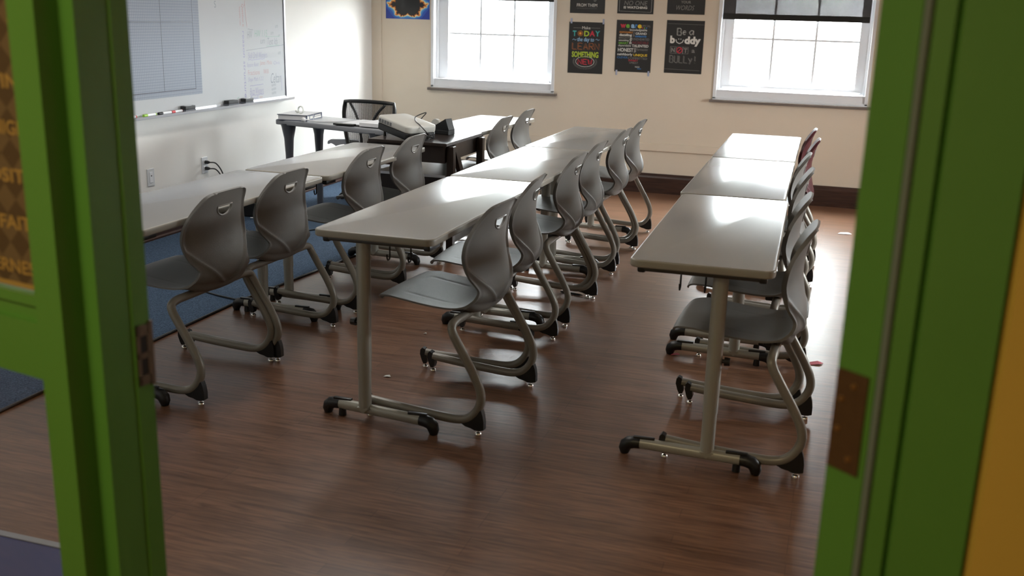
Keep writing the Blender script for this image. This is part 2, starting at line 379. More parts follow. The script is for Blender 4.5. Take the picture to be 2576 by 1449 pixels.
# ------------------------------------------------------------------ room shell
XL, XR, YB = -4.20, 2.3, 8.894
bm = NB(); box(bm, XL-.2, XR+.2, -1.8, YB+.3, -.1, 0); struct(obj('floor', bm, 'floor'))
bm = NB(); box(bm, XL-.2, XR+.2, 1.0, YB+.3, 3.05, 3.15); struct(obj('ceiling', bm, 'ceiling'))
bm = NB(); box(bm, XL-.2, XR+.2, -1.8, 1.6, 2.62, 2.70); o = struct(obj('ceiling_hall', bm, 'ceiling'))
bm = NB(); box(bm, XL-.2, XL, 1.0, YB+.3, 0, 3.1); struct(obj('wall_left', bm, 'wall_left'))
bm = NB()
for a, b, c, d in ((-1.8, 4.7, 0, 3.1), (5.7, 6.3, 0, 3.1), (7.3, YB+.3, 0, 3.1), (6.3, 7.3, 0, .85), (6.3, 7.3, 1.5, 3.1), (4.7, 5.7, 0, .85), (4.7, 5.7, 1.3, 3.1)):
    box(bm, XR, XR+.2, a, b, c, d)
struct(obj('wall_right', bm, 'wall_right'))
W1 = (-3.605, -2.42, .83, 2.25); W2 = (-1.015, .245, .85, 2.25)
bm = NB()
for a, b, c, d in ((XL-.2, W1[0], 0, 3.1), (W1[1], W2[0], 0, 3.1), (W2[1], XR+.2, 0, 3.1), (W1[0], W1[1], 0, W1[2]), (W2[0], W2[1], 0, W2[2]), (W1[0], W1[1], W1[3], 3.1), (W2[0], W2[1], W2[3], 3.1)):
    box(bm, a, b, YB, YB+.25, c, d)
struct(obj('wall_back', bm, 'wall'))
# hallway shell behind the camera
bm = NB(); box(bm, XL-.2, XR+.2, -1.9, -1.8, 0, 2.7); struct(obj('wall_hall', bm, 'wall'))
bm = NB(); box(bm, XL-.2, XL, -1.8, 1.0, 0, 2.7); struct(obj('wall_hall_end', bm, 'wall'))
# corner pilaster strip, wall raceway, baseboards
bm = NB(); box(bm, XL, -4.10, YB-.012, YB, .17, 3.05, .002); struct(obj('trim_1', bm, 'wall'))
bm = NB(); box(bm, -3.2, -.35, YB-.022, YB, .372, .438, .003); box(bm, -1.46, -1.452, YB-.024, YB, .370, .440); box(bm, -2.0, -1.992, YB-.024, YB, .370, .440)
struct(obj('trim_2', bm, 'wall'))
def baseboard(name, ax, a, b, w0, sgn):
    bm = NB()
    prof = [(0, 0), (.030, 0), (.030, .018), (.018, .026), (.018, .135), (.013, .150), (.010, .172), (0, .172)]
    if ax == 'x': prism(bm, [(w0+sgn*p, z) for p, z in prof], 'x', a, b)
    else: prism(bm, [(w0+sgn*p, z) for p, z in prof], 'y', a, b)
    return struct(obj(name, bm, 'dkwood'))
baseboard('baseboard_back', 'x', XL, XR, YB, -1)
baseboard('baseboard_left', 'y', 1.6, YB-.03, XL, 1)
baseboard('baseboard_right', 'y', 1.6, YB-.03, XR, -1)

for fx, fy, lab in ((-2.7, 3.9, 'long unseen fill light added over the left row near the doorway'), (-2.7, 5.7, 'long unseen fill light added over the far half of the left row')):
    t = thing('ceiling_fill_light', lab, 'ceiling light', (fx, fy, 2.94))
    bm = NB(); box(bm, -.17, .17, -.62, .62, .02, .11, .01); obj('housing', bm, 'white', t)  # housing above each added fill lamp, out of view
# ------------------------------------------------------------------ windows
def window(name, W, glx, mx, mz, zg, shade_z):
    # W opening; glx glass x-range; mx muntins; mz muntin height; zg glass bottom
    x0, x1, z0, z1 = W
    bm = NB(); f = .028
    box(bm, x0, x0+f, YB-.012, YB+.14, z0, z1, .003); box(bm, x1-f, x1, YB-.012, YB+.14, z0, z1, .003)
    box(bm, x0, x1, YB-.012, YB+.14, z1-f, z1, .003)
    box(bm, x0+.001, x1-.001, YB+.004, YB+.14, z0, z0+.072, .004); box(bm, x0+.0, x1, YB-.012, YB+.05, z0-.006, z0+.016, .003); box(bm, x0+.001, x1-.001, YB-.004, YB+.05, z0+.068, z0+.078, .002)
    for xx in (x0+f, x1-f-.02):
        box(bm, xx, xx+.02, YB+.05, YB+.13, z0+.07, z1-f, .002)
    root = struct(obj(name, bm, 'white'))
    # lower sash
    bm = NB(); s0, s1 = x0+.046, x1-.046; yb = YB+.07
    top = mz+(mz-zg)
    box(bm, s0, glx[0], yb, yb+.035, zg-.045, top+.04); box(bm, glx[1], s1, yb, yb+.035, zg-.045, top+.04)
    box(bm, glx[0], glx[1], yb+.0005, yb+.0345, zg-.045, zg); box(bm, glx[0], glx[1], yb+.0005, yb+.0345, top, top+.04)
    box(bm, s0+.02, s1-.02, yb-.018, yb, zg-.040, zg-.026, .003)
    for q in (.22, .72): box(bm, s0+(s1-s0)*q, s0+(s1-s0)*q+.085, yb-.024, yb-.01, zg-.042, zg-.022, .003)
    obj('sash', bm, 'white', root)
    bm = NB()
    for m in mx: box(bm, m-.0095, m+.0095, yb+.010, yb+.024, zg, top)
    box(bm, glx[0], glx[1], yb+.0101, yb+.0241, mz-.0085, mz+.0085)
    obj('muntin_grid', bm, 'white', root)
    bm = NB(); box(bm, glx[0]-.01, glx[1]+.01, yb+.015, yb+.019, zg-.01, top+.01); obj('glass_pane', bm, 'glass', root)
    # upper sash
    bm = NB(); yu = yb+.036
    box(bm, s0, glx[0], yu, yu+.03, top, z1-f, .002); box(bm, glx[1], s1, yu, yu+.03, top, z1-f, .002)
    box(bm, s0, s1, yu, yu+.03, z1-f-.04, z1-f, .002); box(bm, s0, s1, yu, yu+.03, top+.002, top+.038, .002)
    for m in mx: box(bm, m-.0095, m+.0095, yu+.008, yu+.022, top, z1-f)
    obj('upper_sash', bm, 'white', root)
    bm = NB(); box(bm, glx[0]-.01, glx[1]+.01, yu+.013, yu+.017, top, z1-f); obj('glass_pane', bm, 'glass', root)
    # stone sill
    bm = NB(); box(bm, x0-.022, x1+.030, YB-.045, YB+.002, z0-.028, z0-.006, .002); obj('stone_sill', bm, 'stone', root)
    return root
win1 = window('window_1', W1, (-3.465, -2.515), (-3.153, -2.834), 1.315, .944, 1.64)
win2 = window('window_2', W2, (-.887, .128), (-.56, -.214), 1.355, .978, 1.50)
for k, (a, b, zt) in enumerate(((6.3, 7.3, 1.5), (4.7, 5.7, 1.3))):  # unseen side windows, added to let more light into the room
    bm = NB()
    for c, d in ((a, a+.05), (b-.05, b), (a+.39, a+.41), (b-.41, b-.39)): box(bm, XR+.05, XR+.10, c, d, .85, zt)
    for c, d in ((.85, .90), (zt-.05, zt), (1.13, 1.15))+(() if zt < 1.5 else ((1.41, 1.45),)): box(bm, XR+.051, XR+.099, a, b, c, d)
    r_ = struct(obj('window_%d' % (3+k), bm, 'white'))
    bm = NB(); box(bm, XR+.07, XR+.074, a+.02, b-.02, .87, zt-.02); obj('glass_pane', bm, 'glass', r_)
def shade(loc, x0, x1, zb, zt, bar, label):
    t = thing('roller_shade', label, 'window shade', loc=(0, 0, 0))
    bm = NB(); box(bm, x0, x1, YB+.022, YB+.0235, zb+bar, zt); obj('shade_cloth', bm, 'shade', t)
    bm = NB(); box(bm, x0, x1, YB+.016, YB+.030, zb, zb+bar, .003); obj('hem_bar', bm, 'black', t)
    bm = NB(); tube(bm, [(x0, YB+.03, zt-.02), (x1, YB+.03, zt-.02)], .022, 14); obj('roller', bm, 'white', t)
    return t
shade(None, -3.57, -2.455, 1.612, 2.22, .035, 'dark roller shade pulled mostly up on the left window, only its hem showing')
shade(None, -.982, .19, 1.508, 2.22, .048, 'dark see-through roller shade with black hem bar covering the top of the right window')

# ------------------------------------------------------------------ school chair
PR = [  # x, z, half width, edge forward, edge up
    (-.478, .436, .150, 0, 0), (-.474, .447, .172, 0, 0), (-.452, .457, .196, 0, .002), (-.40, .458, .211, 0, .003), (-.33, .450, .215, 0, .004),
    (-.26, .441, .215, 0, .006), (-.20, .435, .213, 0, .008), (-.145, .431, .208, .003, .012), (-.10, .433, .199, .008, .018), (-.068, .444, .187, .014, .024),
    (-.047, .463, .172, .022, .024), (-.038, .490, .162, .030, .014), (-.040, .520, .172, .038, .006), (-.048, .555, .189, .046, 0), (-.057, .595, .200, .052, 0),
    (-.063, .635, .202, .053, 0), (-.063, .675, .195, .048, 0), (-.058, .71, .182, .040, 0), (-.050, .745, .164, .030, 0), (-.040, .775, .146, .019, .001), (-.034, .791, .132, .012, .002), (-.029, .802, .114, .007, .001), (-.026, .809, .090, .004, -.002)]
PR = [(x, z+max(0, z-.6)*.05, w_, e_, u_) for x, z, w_, e_, u_ in PR]
def cr(vals, t):
    n = len(vals)-1; i = min(int(t), n-1); f = t-i
    a, b, c, d = vals[max(i-1, 0)], vals[i], vals[i+1], vals[min(i+2, n)]
    return .5*((2*b)+(-a+c)*f+(2*a-5*b+4*c-d)*f*f+(-a+3*b-3*c+d)*f**3)
def pr_at(t): return [cr([p[k] for p in PR], t) for k in range(5)]
def surf(t, u):
    x, z, wd, ef, eu = pr_at(t); k = abs(u)**2.3
    drop = -.010*abs(u)**3*(1-t/3) if t < 3 else 0
    topsag = 0
    return Vector((x-ef*k, u*wd, z+eu*k+drop))
def shell_mesh(name, mk):
    NU, NV = 48, 132; T = len(PR)-1
    bm = NB(); inn = []; out = []
    def nrm(t, u):
        e = 1e-3; t0, t1 = max(0, t-.02), min(T, t+.02); u0, u1 = max(-1, u-.02), min(1, u+.02)
        a = surf(t1, u)-surf(t0, u); b = surf(t, u1)-surf(t, u0); n = a.cross(b); n.normalize(); return n
    for j in range(NV+1):
        t = T*j/NV; A = []; B = []
        for i in range(NU+1):
            s = -1+2*i/NU; u = math.copysign(1-(1-abs(s))**1.25, s) if abs(s) < 1 else s
            p = surf(t, u); n = nrm(min(t, T-2.2), u)   # n: seat -> down / back -> rear ?
            if n.z > 0 and t < 7: n = -n
            if t >= 7:
                ref = Vector((1, 0, -.3)); n = n if n.dot(ref) > 0 else -n
            x, z, wd, ef, eu = pr_at(t)
            # seat groove lines
            g = 0
            if 2.6 < t < 8:
                yy = u*wd
                g = .0012*(math.exp(-((abs(yy)-.125)/.003)**2)) if t > 3.2 else 0
                g += .0012*math.exp(-((x+.385)/.004)**2)*(1 if abs(yy) < .125 else 0)
            th = .0065
            d = 0
            if t > 6.5:
                if z > .60: sh = wd-.006
                elif z > .447: sh = min(wd-.006, .197*((z-.447)/.153)**.62)
                else: sh = -1
                yy = abs(u)*wd
                if sh >= 0:
                    dd = yy-sh
                    d += .0115*math.exp(-(dd/(.0060 if dd < 0 else .019))**2)*(1 if z < .66 else max(.45, 1-(z-.66)/.12))
                    if z < .60 and dd > 0: d += .005*min(1, dd/.03)*min(1, (.60-z)/.06)*(1-.7*min(1, max(0, (yy-(wd-.02))/.02)))
                else:
                    q = min(1, (.447-z+.004)/.012) if x > -.09 else max(0, 1-(-.09-x)/.05)
                    d += (.0095+.016*math.exp(-((x+.085)/.035)**2))*max(0, min(1, q))*(1-abs(u)**4)
            if t > 8: d += .0035*math.exp(-((1-abs(u))*wd/.006)**2)*min(1, (T-t)/2)+.0015*math.exp(-((T-t)/.35)**2)
            A.append(bm.verts.new(p+n*g)); B.append(bm.verts.new(p+n*(th+d)))
        inn.append(A); out.append(B)
    for j in range(NV):
        for i in range(NU):
            bm.faces.new((inn[j][i], inn[j][i+1], inn[j+1][i+1], inn[j+1][i])); bm.faces.new((out[j][i], out[j+1][i], out[j+1][i+1], out[j][i+1]))
        for i in (0, NU): bm.faces.new((inn[j][i], inn[j+1][i], out[j+1][i], out[j][i]))
    for i in range(NU):
        for j in (0, NV): bm.faces.new((inn[j][i], out[j][i], out[j][i+1], inn[j][i+1]))
    o = obj(name, bm, mk, None, 60)
    # grip slot cut through the back
    bm = NB(); pts = slot_outline(0)
    prism(bm, pts, 'x', -.12, .05)
    c = obj('slot_cutter', bm, None)
    md = o.modifiers.new('b', 'BOOLEAN'); md.object = c; md.operation = 'DIFFERENCE'; md.solver = 'EXACT'
    dg = bpy.context.evaluated_depsgraph_get(); me = bpy.data.meshes.new_from_object(o.evaluated_get(dg))
    o.modifiers.clear(); o.data = me; me.name = name
    bpy.data.objects.remove(c)
    return o
def slot_outline(g):
    pts = [(.046+g, .752+g), (-.046-g, .752+g)]
    for k in range(13):
        a = PI+PI*k/12; pts.append(((.046+g)*math.cos(a), .747+(.033+g)*math.sin(a)))
    return pts
TUBE_SIDE = [(-.455, -.278, .066), (-.30, -.278, .055), (-.16, -.278, .048), (-.09, -.278, .048), (-.045, -.278, .060), (-.012, -.278, .092), (.004, -.278, .135), (-.002, -.278, .178),
             (-.028, -.278, .232), (-.060, -.278, .285), (-.092, -.278, .337), (-.112, -.277, .372), (-.120, -.268, .396), (-.119, -.235, .407), (-.118, -.19, .408), (-.118, -.12, .408), (-.118, 0, .408)]
def make_chair(shell_me, name_label):
    t = thing('school_chair', name_label, 'chair')
    o = bpy.data.objects.new('seat_shell', shell_me); C.objects.link(o); o.parent = t
    bm = NB(); L = []
    for y, z in slot_outline(.002):
        # find profile parameter by height
        lo, hi = 12., len(PR)-1.
        for _ in range(30):
            m_ = (lo+hi)/2
            if pr_at(m_)[1] < z: lo = m_
            else: hi = m_
        x, zz, wd, ef, eu = pr_at(lo); L.append((x-ef*abs(y/wd)**2.3+.0068, y, z))
    dense = []
    for i in range(len(L)):
        a, b = Vector(L[i]), Vector(L[(i+1) % len(L)])
        for k in range(4): dense.append(a.lerp(b, k/4))
    tube(bm, dense, .0036, 8, True); obj('grip_rim', bm, 'rim', t, 180)
    bm = NB(); half = spline(TUBE_SIDE, 5); full = half+[Vector((p.x, -p.y, p.z)) for p in reversed(half[:-1])]
    tube(bm, full, .0166, 16); obj('tube_frame', bm, 'tube', t, 60)
    bm = NB(); box(bm, -.165, -.125, -.10, .06, .392, .426, .006); obj('seat_bracket', bm, 'black', t, 40)
    for s in (-1, 1):
        # rear glide fin
        bm = NB(); poly = [(-.070, .036)]
        for p in half:
            if -.06 < p.x < .02 and p.z < .12: pass
        poly = [(-.072, .040), (-.045, .052), (-.022, .068), (-.004, .092), (.010, .100), (.017, .080), (.021, .055), (.021, .026), (.006, .021), (-.014, .020), (-.030, .026), (-.052, .030)]
        vs = prism(bm, [(x, z) for x, z in poly], 'y', -.012+s*.278, .012+s*.278)
        f = obj('rear_foot', bm, 'black', t, 30)
        bm = NB(); lathe(bm, [(.004, .026), (.004, .012), (.011, .010), (.0135, .006), (.0135, .001), (.010, 0)], (-.004, s*.278, 0), 18); obj('glide', bm, 'chrome', f, 40)
        bm = NB(); poly = [(-.478, .060), (-.476, .080), (-.468, .089), (-.456, .084), (-.448, .058), (-.444, .034), (-.449, .020), (-.462, .018), (-.470, .034)]
        prism(bm, poly, 'y', -.014+s*.278, .014+s*.278); f = obj('front_foot', bm, 'black', t, 30)
        bm = NB(); lathe(bm, [(.004, .022), (.004, .012), (.010, .010), (.013, .006), (.013, .001), (.010, 0)], (-.457, s*.278, 0), 18); obj('glide', bm, 'chrome', f, 40)
    return t
g_shell = shell_mesh('seat_shell', 'shell'); g_me = g_shell.data; bpy.data.objects.remove(g_shell)
r_me = g_me.copy(); r_me.materials.clear(); r_me.materials.append(M['shell_red'])
CH = [  # x, y, rot, label, group
    ('g', -1.112, 3.558, -.065, 'grey moulded school chair nearest the doorway in the middle row, its whole seat in view', 'grey chairs of the middle row'),
    ('g', -1.160, 4.205, .06, 'grey school chair second from the doorway in the middle row', 'grey chairs of the middle row'),
    ('g', -1.170, 4.990, -.02, 'grey school chair third from the doorway in the middle row, first at the second table', 'grey chairs of the middle row'),
    ('g', -1.190, 5.560, -.02, 'grey school chair fourth from the doorway in the middle row', 'grey chairs of the middle row'),
    ('g', -1.195, 6.300, -.02, 'grey school chair fifth from the doorway in the middle row, second from its far end', 'grey chairs of the middle row'),
    ('g', -1.210, 6.900, -.02, 'scratched grey school chair at the far end of the middle row by the back wall', 'grey chairs of the middle row'),
    ('g', .009, 3.610, -.02, 'grey school chair nearest the doorway in the right row, tucked under the front table', 'grey chairs of the right row'),
    ('g', -.030, 4.230, .00, 'grey school chair second from the doorway in the right row', 'grey chairs of the right row'),
    ('g', -.045, 5.000, .00, 'grey school chair third from the doorway in the right row', 'grey chairs of the right row'),
    ('g', -.075, 5.600, -.01, 'grey school chair fourth in the right row, just in front of the maroon chairs', 'grey chairs of the right row'),
    ('r', -.045, 6.350, .00, 'maroon school chair nearer the doorway of the two maroon ones in the right row', 'maroon chairs of the right row'),
    ('r', -.080, 6.950, .00, 'maroon school chair at the far end of the right row by the back wall', 'maroon chairs of the right row'),
    ('g', -2.232, 3.445, -.025, 'grey school chair nearest the green door in the left row, partly cut off by it', 'grey chairs of the left row'),
    ('g', -2.245, 3.990, -.03, 'grey school chair second from the green door in the left row', 'grey chairs of the left row'),
    ('g', -2.232, 4.800, -.02, 'grey school chair third from the green door in the left row', 'grey chairs of the left row'),
    ('g', -2.252, 5.430, -.02, 'grey school chair at the far end of the left row, beside the dark workbench', 'grey chairs of the left row'),
    ('g', -2.13, 6.74, .00, 'shaded grey school chair at the far left table, the one nearer the workbench', 'grey chairs of the far left table'),
    ('g', -2.15, 7.35, .00, 'shaded grey school chair at the far left table, the one nearer the back wall', 'grey chairs of the far left table')]
protos = {}
ZS = [1.018, 1.018, 1.018, 1.018, 1.018, 1.018, 1.018, 1.018, 1.018, 1.018, 1.018, 1.018, .985, .99, 1.0, 1.0, 1.0, 1.0]
for (k, x, y, rz, lab, grp), zs in zip(CH, ZS):
    if k not in protos:
        t = make_chair(g_me if k == 'g' else r_me, lab); t.location = (x, y, 0); t.rotation_euler = (0, 0, rz); t['group'] = grp; protos[k] = t
    else: t = dup(protos[k], (x, y, 0), rz, lab, grp)
    t.scale = (1, 1, zs)

# ------------------------------------------------------------------ school tables
def make_table(xc, y0, y1, rz, sg, label, group, wd=.47, top=.74, hooks=True, inset=.105, sk=.06):
    L = y1-y0; yc = (y0+y1)/2; hl = L/2
    t = thing('classroom_table', label, 'table', (xc, yc, 0), rz, group)
    zt = top; dz = top-.74
    bm = NB(); slab(bm, rrect(-wd/2, wd/2, -hl, hl, .035), zt-.027, zt, .006, 0, 1); obj('tabletop', bm, ['lam', 'edge'], t, 40)
    bm = NB(); box(bm, -.03, .03, -hl+.14, hl-.14, zt-.052, zt-.028, .003); obj('support_beam', bm, 'under', t)
    for e in (-1, 1):
        px = -.06*sg; py = e*(hl-inset)
        ye = e*(hl-.035)
        bm = NB(); box(bm, -.195, .195, min(ye, ye-e*.10), max(ye, ye-e*.10), zt-.047, zt-.0275, .006); 
        rail = obj('end_rail', bm, 'under', t, 40)
        for s in (-1, 1):
            bm = NB(); box(bm, s*.198-.014, s*.198+.014, min(ye, ye-e*.10)-.001, max(ye, ye-e*.10)+.001, zt-.052, zt-.0275, .007)
            obj('rail_cap', bm, 'black', rail, 40)
        bm = NB(); tube(bm, [(px, py, .200), (px, py, zt-.045)], .0262, 28); tube(bm, [(px, py, .056), (px, py, .202)], .0243, 28)
        prism(bm, [(px-.0243, .058), (px+.0243, .058), (px, .036)], 'y', py-.023, py+.023)
        leg = obj('leg', bm, 'silver', t, 40)
        bm = NB(); tube(bm, [(-.185, py+.185*sk, .046), (.185, py-.185*sk, .046)], .0195, 18, False, (.95, 1.05)); obj('foot_bar', bm, 'silver', leg, 40)
        for s in (-1, 1):
            bm = NB()
            P = [(x_, py-x_*sk, z_) for x_, z_ in ((s*.175, .046), (s*.195, .046), (s*.214, .042), (s*.226, .032), (s*.230, .018), (s*.230, .001))]
            tube(bm, P, [.0210, .0225, .0235, .0235, .0215, .0150], 16)
            box(bm, min(s*.125, s*.20), max(s*.125, s*.20), py-.008-s*.16*sk, py+.008-s*.16*sk, .062, .072, .002)
            obj('foot_cap', bm, 'black', leg, 40)
        bm = NB(); tube(bm, [(-sg*.165, py+sg*.165*sk, .036), (-sg*.165, py+sg*.165*sk, .001)], [.013, .015], 14); obj('levelling_stud', bm, 'black', leg, 40)
        bm = NB(); tube(bm, [(px-sg*.024, py, .39), (px-sg*.034, py, .39), (px-sg*.033, py, .39), (px-sg*.052, py, .39)], [.007, .007, .016, .014], 12); obj('height_knob', bm, 'black', leg, 40)
    if hooks:
        bm = NB(); hy = -hl+.17; b = px+sg*.055; c = px+sg*.14
        tube(bm, [(b-.015*sg, hy, zt-.045), (b, hy, zt-.05), (c, hy, zt-.05), (c+.015*sg, hy, zt-.045)], .0032, 8)
        for q in (b, c):
            tube(bm, [(q, hy, zt-.05), (q, hy, zt-.122), (q, hy-.006, zt-.128), (q, hy-.018, zt-.128), (q, hy-.024, zt-.120), (q, hy-.026, zt-.105)], .0032, 8)
        obj('bag_hook', bm, 'black', t, 40)
    return t
G1 = 'student tables of the middle row'; G2 = 'student tables of the right row'; G3 = 'student tables of the left row'
make_table(-1.520, 3.195, 4.560, 0, 1, 'grey laminate student table at the doorway end of the middle row', G1, inset=.060, sk=.12)
make_table(-1.525, 4.572, 5.830, 0, 1, 'grey laminate student table in the middle of the middle row', G1)
make_table(-1.532, 5.842, 7.090, 0, 1, 'grey laminate student table at the back wall end of the middle row', G1)
make_table(-.375, 3.212, 4.585, .02, -1, 'grey laminate student table at the doorway end of the right row, chair tucked under', G2)
make_table(-.412, 4.600, 5.915, .012, -1, 'grey laminate student table in the middle of the right row, glaring with window light', G2)
make_table(-.430, 5.930, 7.262, .012, -1, 'grey laminate student table at the back wall end of the right row', G2)
make_table(-2.597, 3.020, 4.431, 0, 1, 'grey laminate student table at the green door end of the left row', G3, top=.71, wd=.485)
make_table(-2.585, 4.452, 5.714, 0, 1, 'grey laminate student table at the far end of the left row, before the workbench', G3, top=.71, wd=.485)
make_table(-2.49, 6.53, 7.67, -.06, 1, 'grey laminate student table beyond the dark workbench, near the left window', 'far left table', top=.72, hooks=False)

# ------------------------------------------------------------------ carpet
bm = NB(); outl = [(-2.89, 2.0), (-2.895, 4.43), (-2.72, 6.6), (-2.62, 8.72), (XL+.035, 8.72), (XL+.035, 2.0)]
prism(bm, outl, 'z', .0005, .009); o = obj('carpet', bm, 'carpet'); tag(o, 'dark blue carpet lying along the whiteboard wall under the left tables', 'carpet')
bm = NB(); tube(bm, [(-2.885, 2.0, .008), (-2.89, 4.43, .008), (-2.716, 6.6, .008)], .006, 8); obj('bound_edge', bm, 'black', o)
bm = NB(); tube(bm, spline([(-3.6, 4.9, .013), (-3.3, 4.62, .013), (-3.09, 4.51, .013), (-2.86, 4.44, .016), (-2.78, 4.41, .006), (-2.62, 4.36, .006)], 6), .005, 8)
tag(obj('extension_cord', bm, 'black', None, 60), 'black cord lying across the blue carpet edge under the left row', 'cord')

# ------------------------------------------------------------------ whiteboard
t = thing('whiteboard', 'large white board with grey graph panel and faint marker writing on the left wall', 'whiteboard', (0, 0, 0))
BY0, BY1, BZ0, BZ1 = 4.6, 7.245, .812, 2.03
xw = XL+.018
bm = NB(); box(bm, XL+.001, xw, BY0, BY1, BZ0, BZ1); obj('board', bm, 'wb', t)
bm = NB(); box(bm, XL+.001, xw+.006, BY1, BY1+.012, BZ0-.02, BZ1, .002); obj('end_trim', bm, 'dkframe', t)
bm = NB(); box(bm, XL+.001, xw+.003, BY1+.012, BY1+.030, BZ0-.02, BZ1, .002); box(bm, XL+.001, xw+.004, BY0, BY1, BZ1, BZ1+.02, .002); obj('outer_trim', bm, 'alu', t)
bm = NB(); prism(bm, [(xw, .826), (xw+.004, .826), (xw+.006, .812), (xw+.058, .812), (xw+.062, .818), (xw+.066, .816), (xw+.064, .802), (xw+.05, .798), (XL+.001, .796), (XL+.001, .812)], 'y', BY0, BY1+.03)
obj('marker_tray', bm, 'alu', t)
xf = xw+.0012
bm = NB(); box(bm, xw, xf, BY0, 6.125, .915, 1.98); obj('graph_panel', bm, 'film', t)
P = lambda y, z: (xf+.0006, y, z)
bm = NB()
def ln(a, b, w=.0045): stroke(bm, P, [a, b], w, 0)
ln((5.3, .953), (6.05, .953)); ln((6.05, .9505), (6.05, 1.98)); ln((5.705, .953), (5.705, 1.98)); ln((5.0, 1.393), (6.05, 1.393)); ln((5.33, .953), (5.33, 1.98))
obj('graph_lines', bm, 'dkframe', t)
bm = NB(); PB = lambda y, z: (xw+.0008, y, z); rnd = random.Random(3)
HM = ['hp', 'hr', 'hg', 'hk', 'ho', 'tor']
def wr(s, y0, y1, z0, z1, c, sh=.25): put_text(bm, PB, s, y0, y1, z0, z1, HM.index(c), -.012, sh)
def wig(y0, z0, y1, z1, c, amp=.006, n=14): stroke(bm, PB, [(y0+(y1-y0)*k/n+rnd.uniform(-amp, amp)*.5, z0+(z1-z0)*k/n+rnd.uniform(-amp, amp)) for k in range(n+1)], .0035, HM.index(c))
wr('S', 6.315, 6.335, 1.49, 1.535, 'hk', 0)
wr('HW', 6.72, 6.79, 1.275, 1.33, 'hk'); wr('HW 1.15', 6.82, 7.00, 1.285, 1.335, 'hg'); wr('un', 6.90, 6.96, 1.235, 1.265, 'hk'); wr('Test Ids', 7.00, 7.15, 1.225, 1.275, 'hk')
stroke(bm, PB, [(6.985, 1.215), (7.17, 1.22), (7.175, 1.285), (6.98, 1.285)], .003, 2, True)
wig(6.70, 1.19, 7.24, 1.22, 'hk', .001)
wr('Skill Drill Winners', 6.72, 6.99, 1.13, 1.175, 'hp'); wig(6.72, 1.12, 6.95, 1.122, 'hp', .002)
wr('Square Root', 6.70, 6.86, 1.062, 1.10, 'hp'); wr('James / Maria', 6.88, 7.05, 1.068, 1.11, 'hr'); wr('Chris', 7.08, 7.17, 1.075, 1.10, 'hp')
wr('Fractions    Will', 6.71, 7.00, 1.01, 1.045, 'hr', .1)
wr('Slope Math 1 2 2', 6.71, 6.92, .955, .993, 'hp'); wr('Buzz Winners', 6.73, 6.92, .865, .915, 'hp'); wig(6.73, .858, 6.92, .862, 'hp', .002); wig(6.73, .93, 6.92, .935, 'hp', .002)
wr('Russell', 6.735, 6.84, .822+.0, .855, 'hp'); wr('Celtan', 7.03, 7.18, .935, 1.01, 'hk', .35); wr('um', 7.12, 7.16, 1.35, 1.37, 'hk'); wr('um', 7.05, 7.09, 1.30, 1.32, 'hk'); wr('um', 7.16, 7.19, 1.285, 1.30, 'hk'); wr('um', 7.15, 7.19, 1.15, 1.17, 'hk')
for q in range(3): wr('um', 7.04, 7.10, .85+.03*q, .868+.03*q, 'hk')
wr('1pm', 6.86, 6.90, .832, .847, 'ho')
put_text(bm, PB, 'Question it', 6.655, 6.685, 1.36, 1.52, 1, 0, .1, True); put_text(bm, PB, 'Inequality rules', 6.62, 6.645, 1.37, 1.50, 1, 0, .1, True)
put_text(bm, PB, 'reason structure', 6.655, 6.680, .85, 1.33, 0, 0, .1, True); put_text(bm, PB, 'tomorrow', 7.185, 7.197, .87, .985, 0, 0, .1, True)
wig(6.70, 1.545, 6.72, 1.36, 'hr', .010, 20); wig(6.73, 1.345, 6.80, 1.335, 'hk', .003); wig(6.55, .85, 6.575, .86, 'hg', .003, 6)
obj('marker_writing', bm, HM, t)
# tray things
def eraser(y, rz, label, foam='black'):
    t = thing('board_eraser', label, 'eraser', (xw+.034, y, .8125), rz, 'erasers on the marker tray')
    bm = NB(); box(bm, -.022, .022, -.058, .058, .014, .038, .004); obj('grip', bm, 'black', t)
    bm = NB(); box(bm, -.022, .022, -.058, .058, 0, .014); obj('felt', bm, 'deskleg', t)
    bm = NB(); slab(bm, [(.018*math.cos(a)*.9, .040*math.sin(a)) for a in [2*PI*k/20 for k in range(20)]], .0375, .0388, .0003); obj('oval_label', bm, foam, t)
eraser(5.90, .03, 'black board eraser with grey oval label, nearest the green door on the tray', 'alu')
eraser(6.42, -.05, 'plain black board eraser in the middle of the marker tray', 'black')
eraser(6.63, .04, 'black board eraser with white oval label nearest the board corner', 'paper')
def marker(y, c, label, rz=0):
    t = thing('board_marker', label, 'marker', (xw+.030, y, .8215), rz, 'markers on the tray')
    bm = NB(); tube(bm, [(0, -.03, 0), (0, .055, 0)], .0085, 12); obj('barrel', bm, 'paper', t, 40)
    bm = NB(); tube(bm, [(0, -.068, 0), (0, -.03, 0)], .0090, 12); tube(bm, [(0, .055, 0), (0, .064, 0)], .0088, 12); obj('cap', bm, c, t, 40)
marker(5.50, 'lime', 'lime green dry marker at the door end of the tray', .04)
marker(5.30, 'red', 'red dry marker half hidden behind the green door frame')
marker(5.66, 'black', 'black dry marker on the tray beside a red one', -.05)
marker(5.785, 'red', 'red dry marker lying against the first eraser', .06)

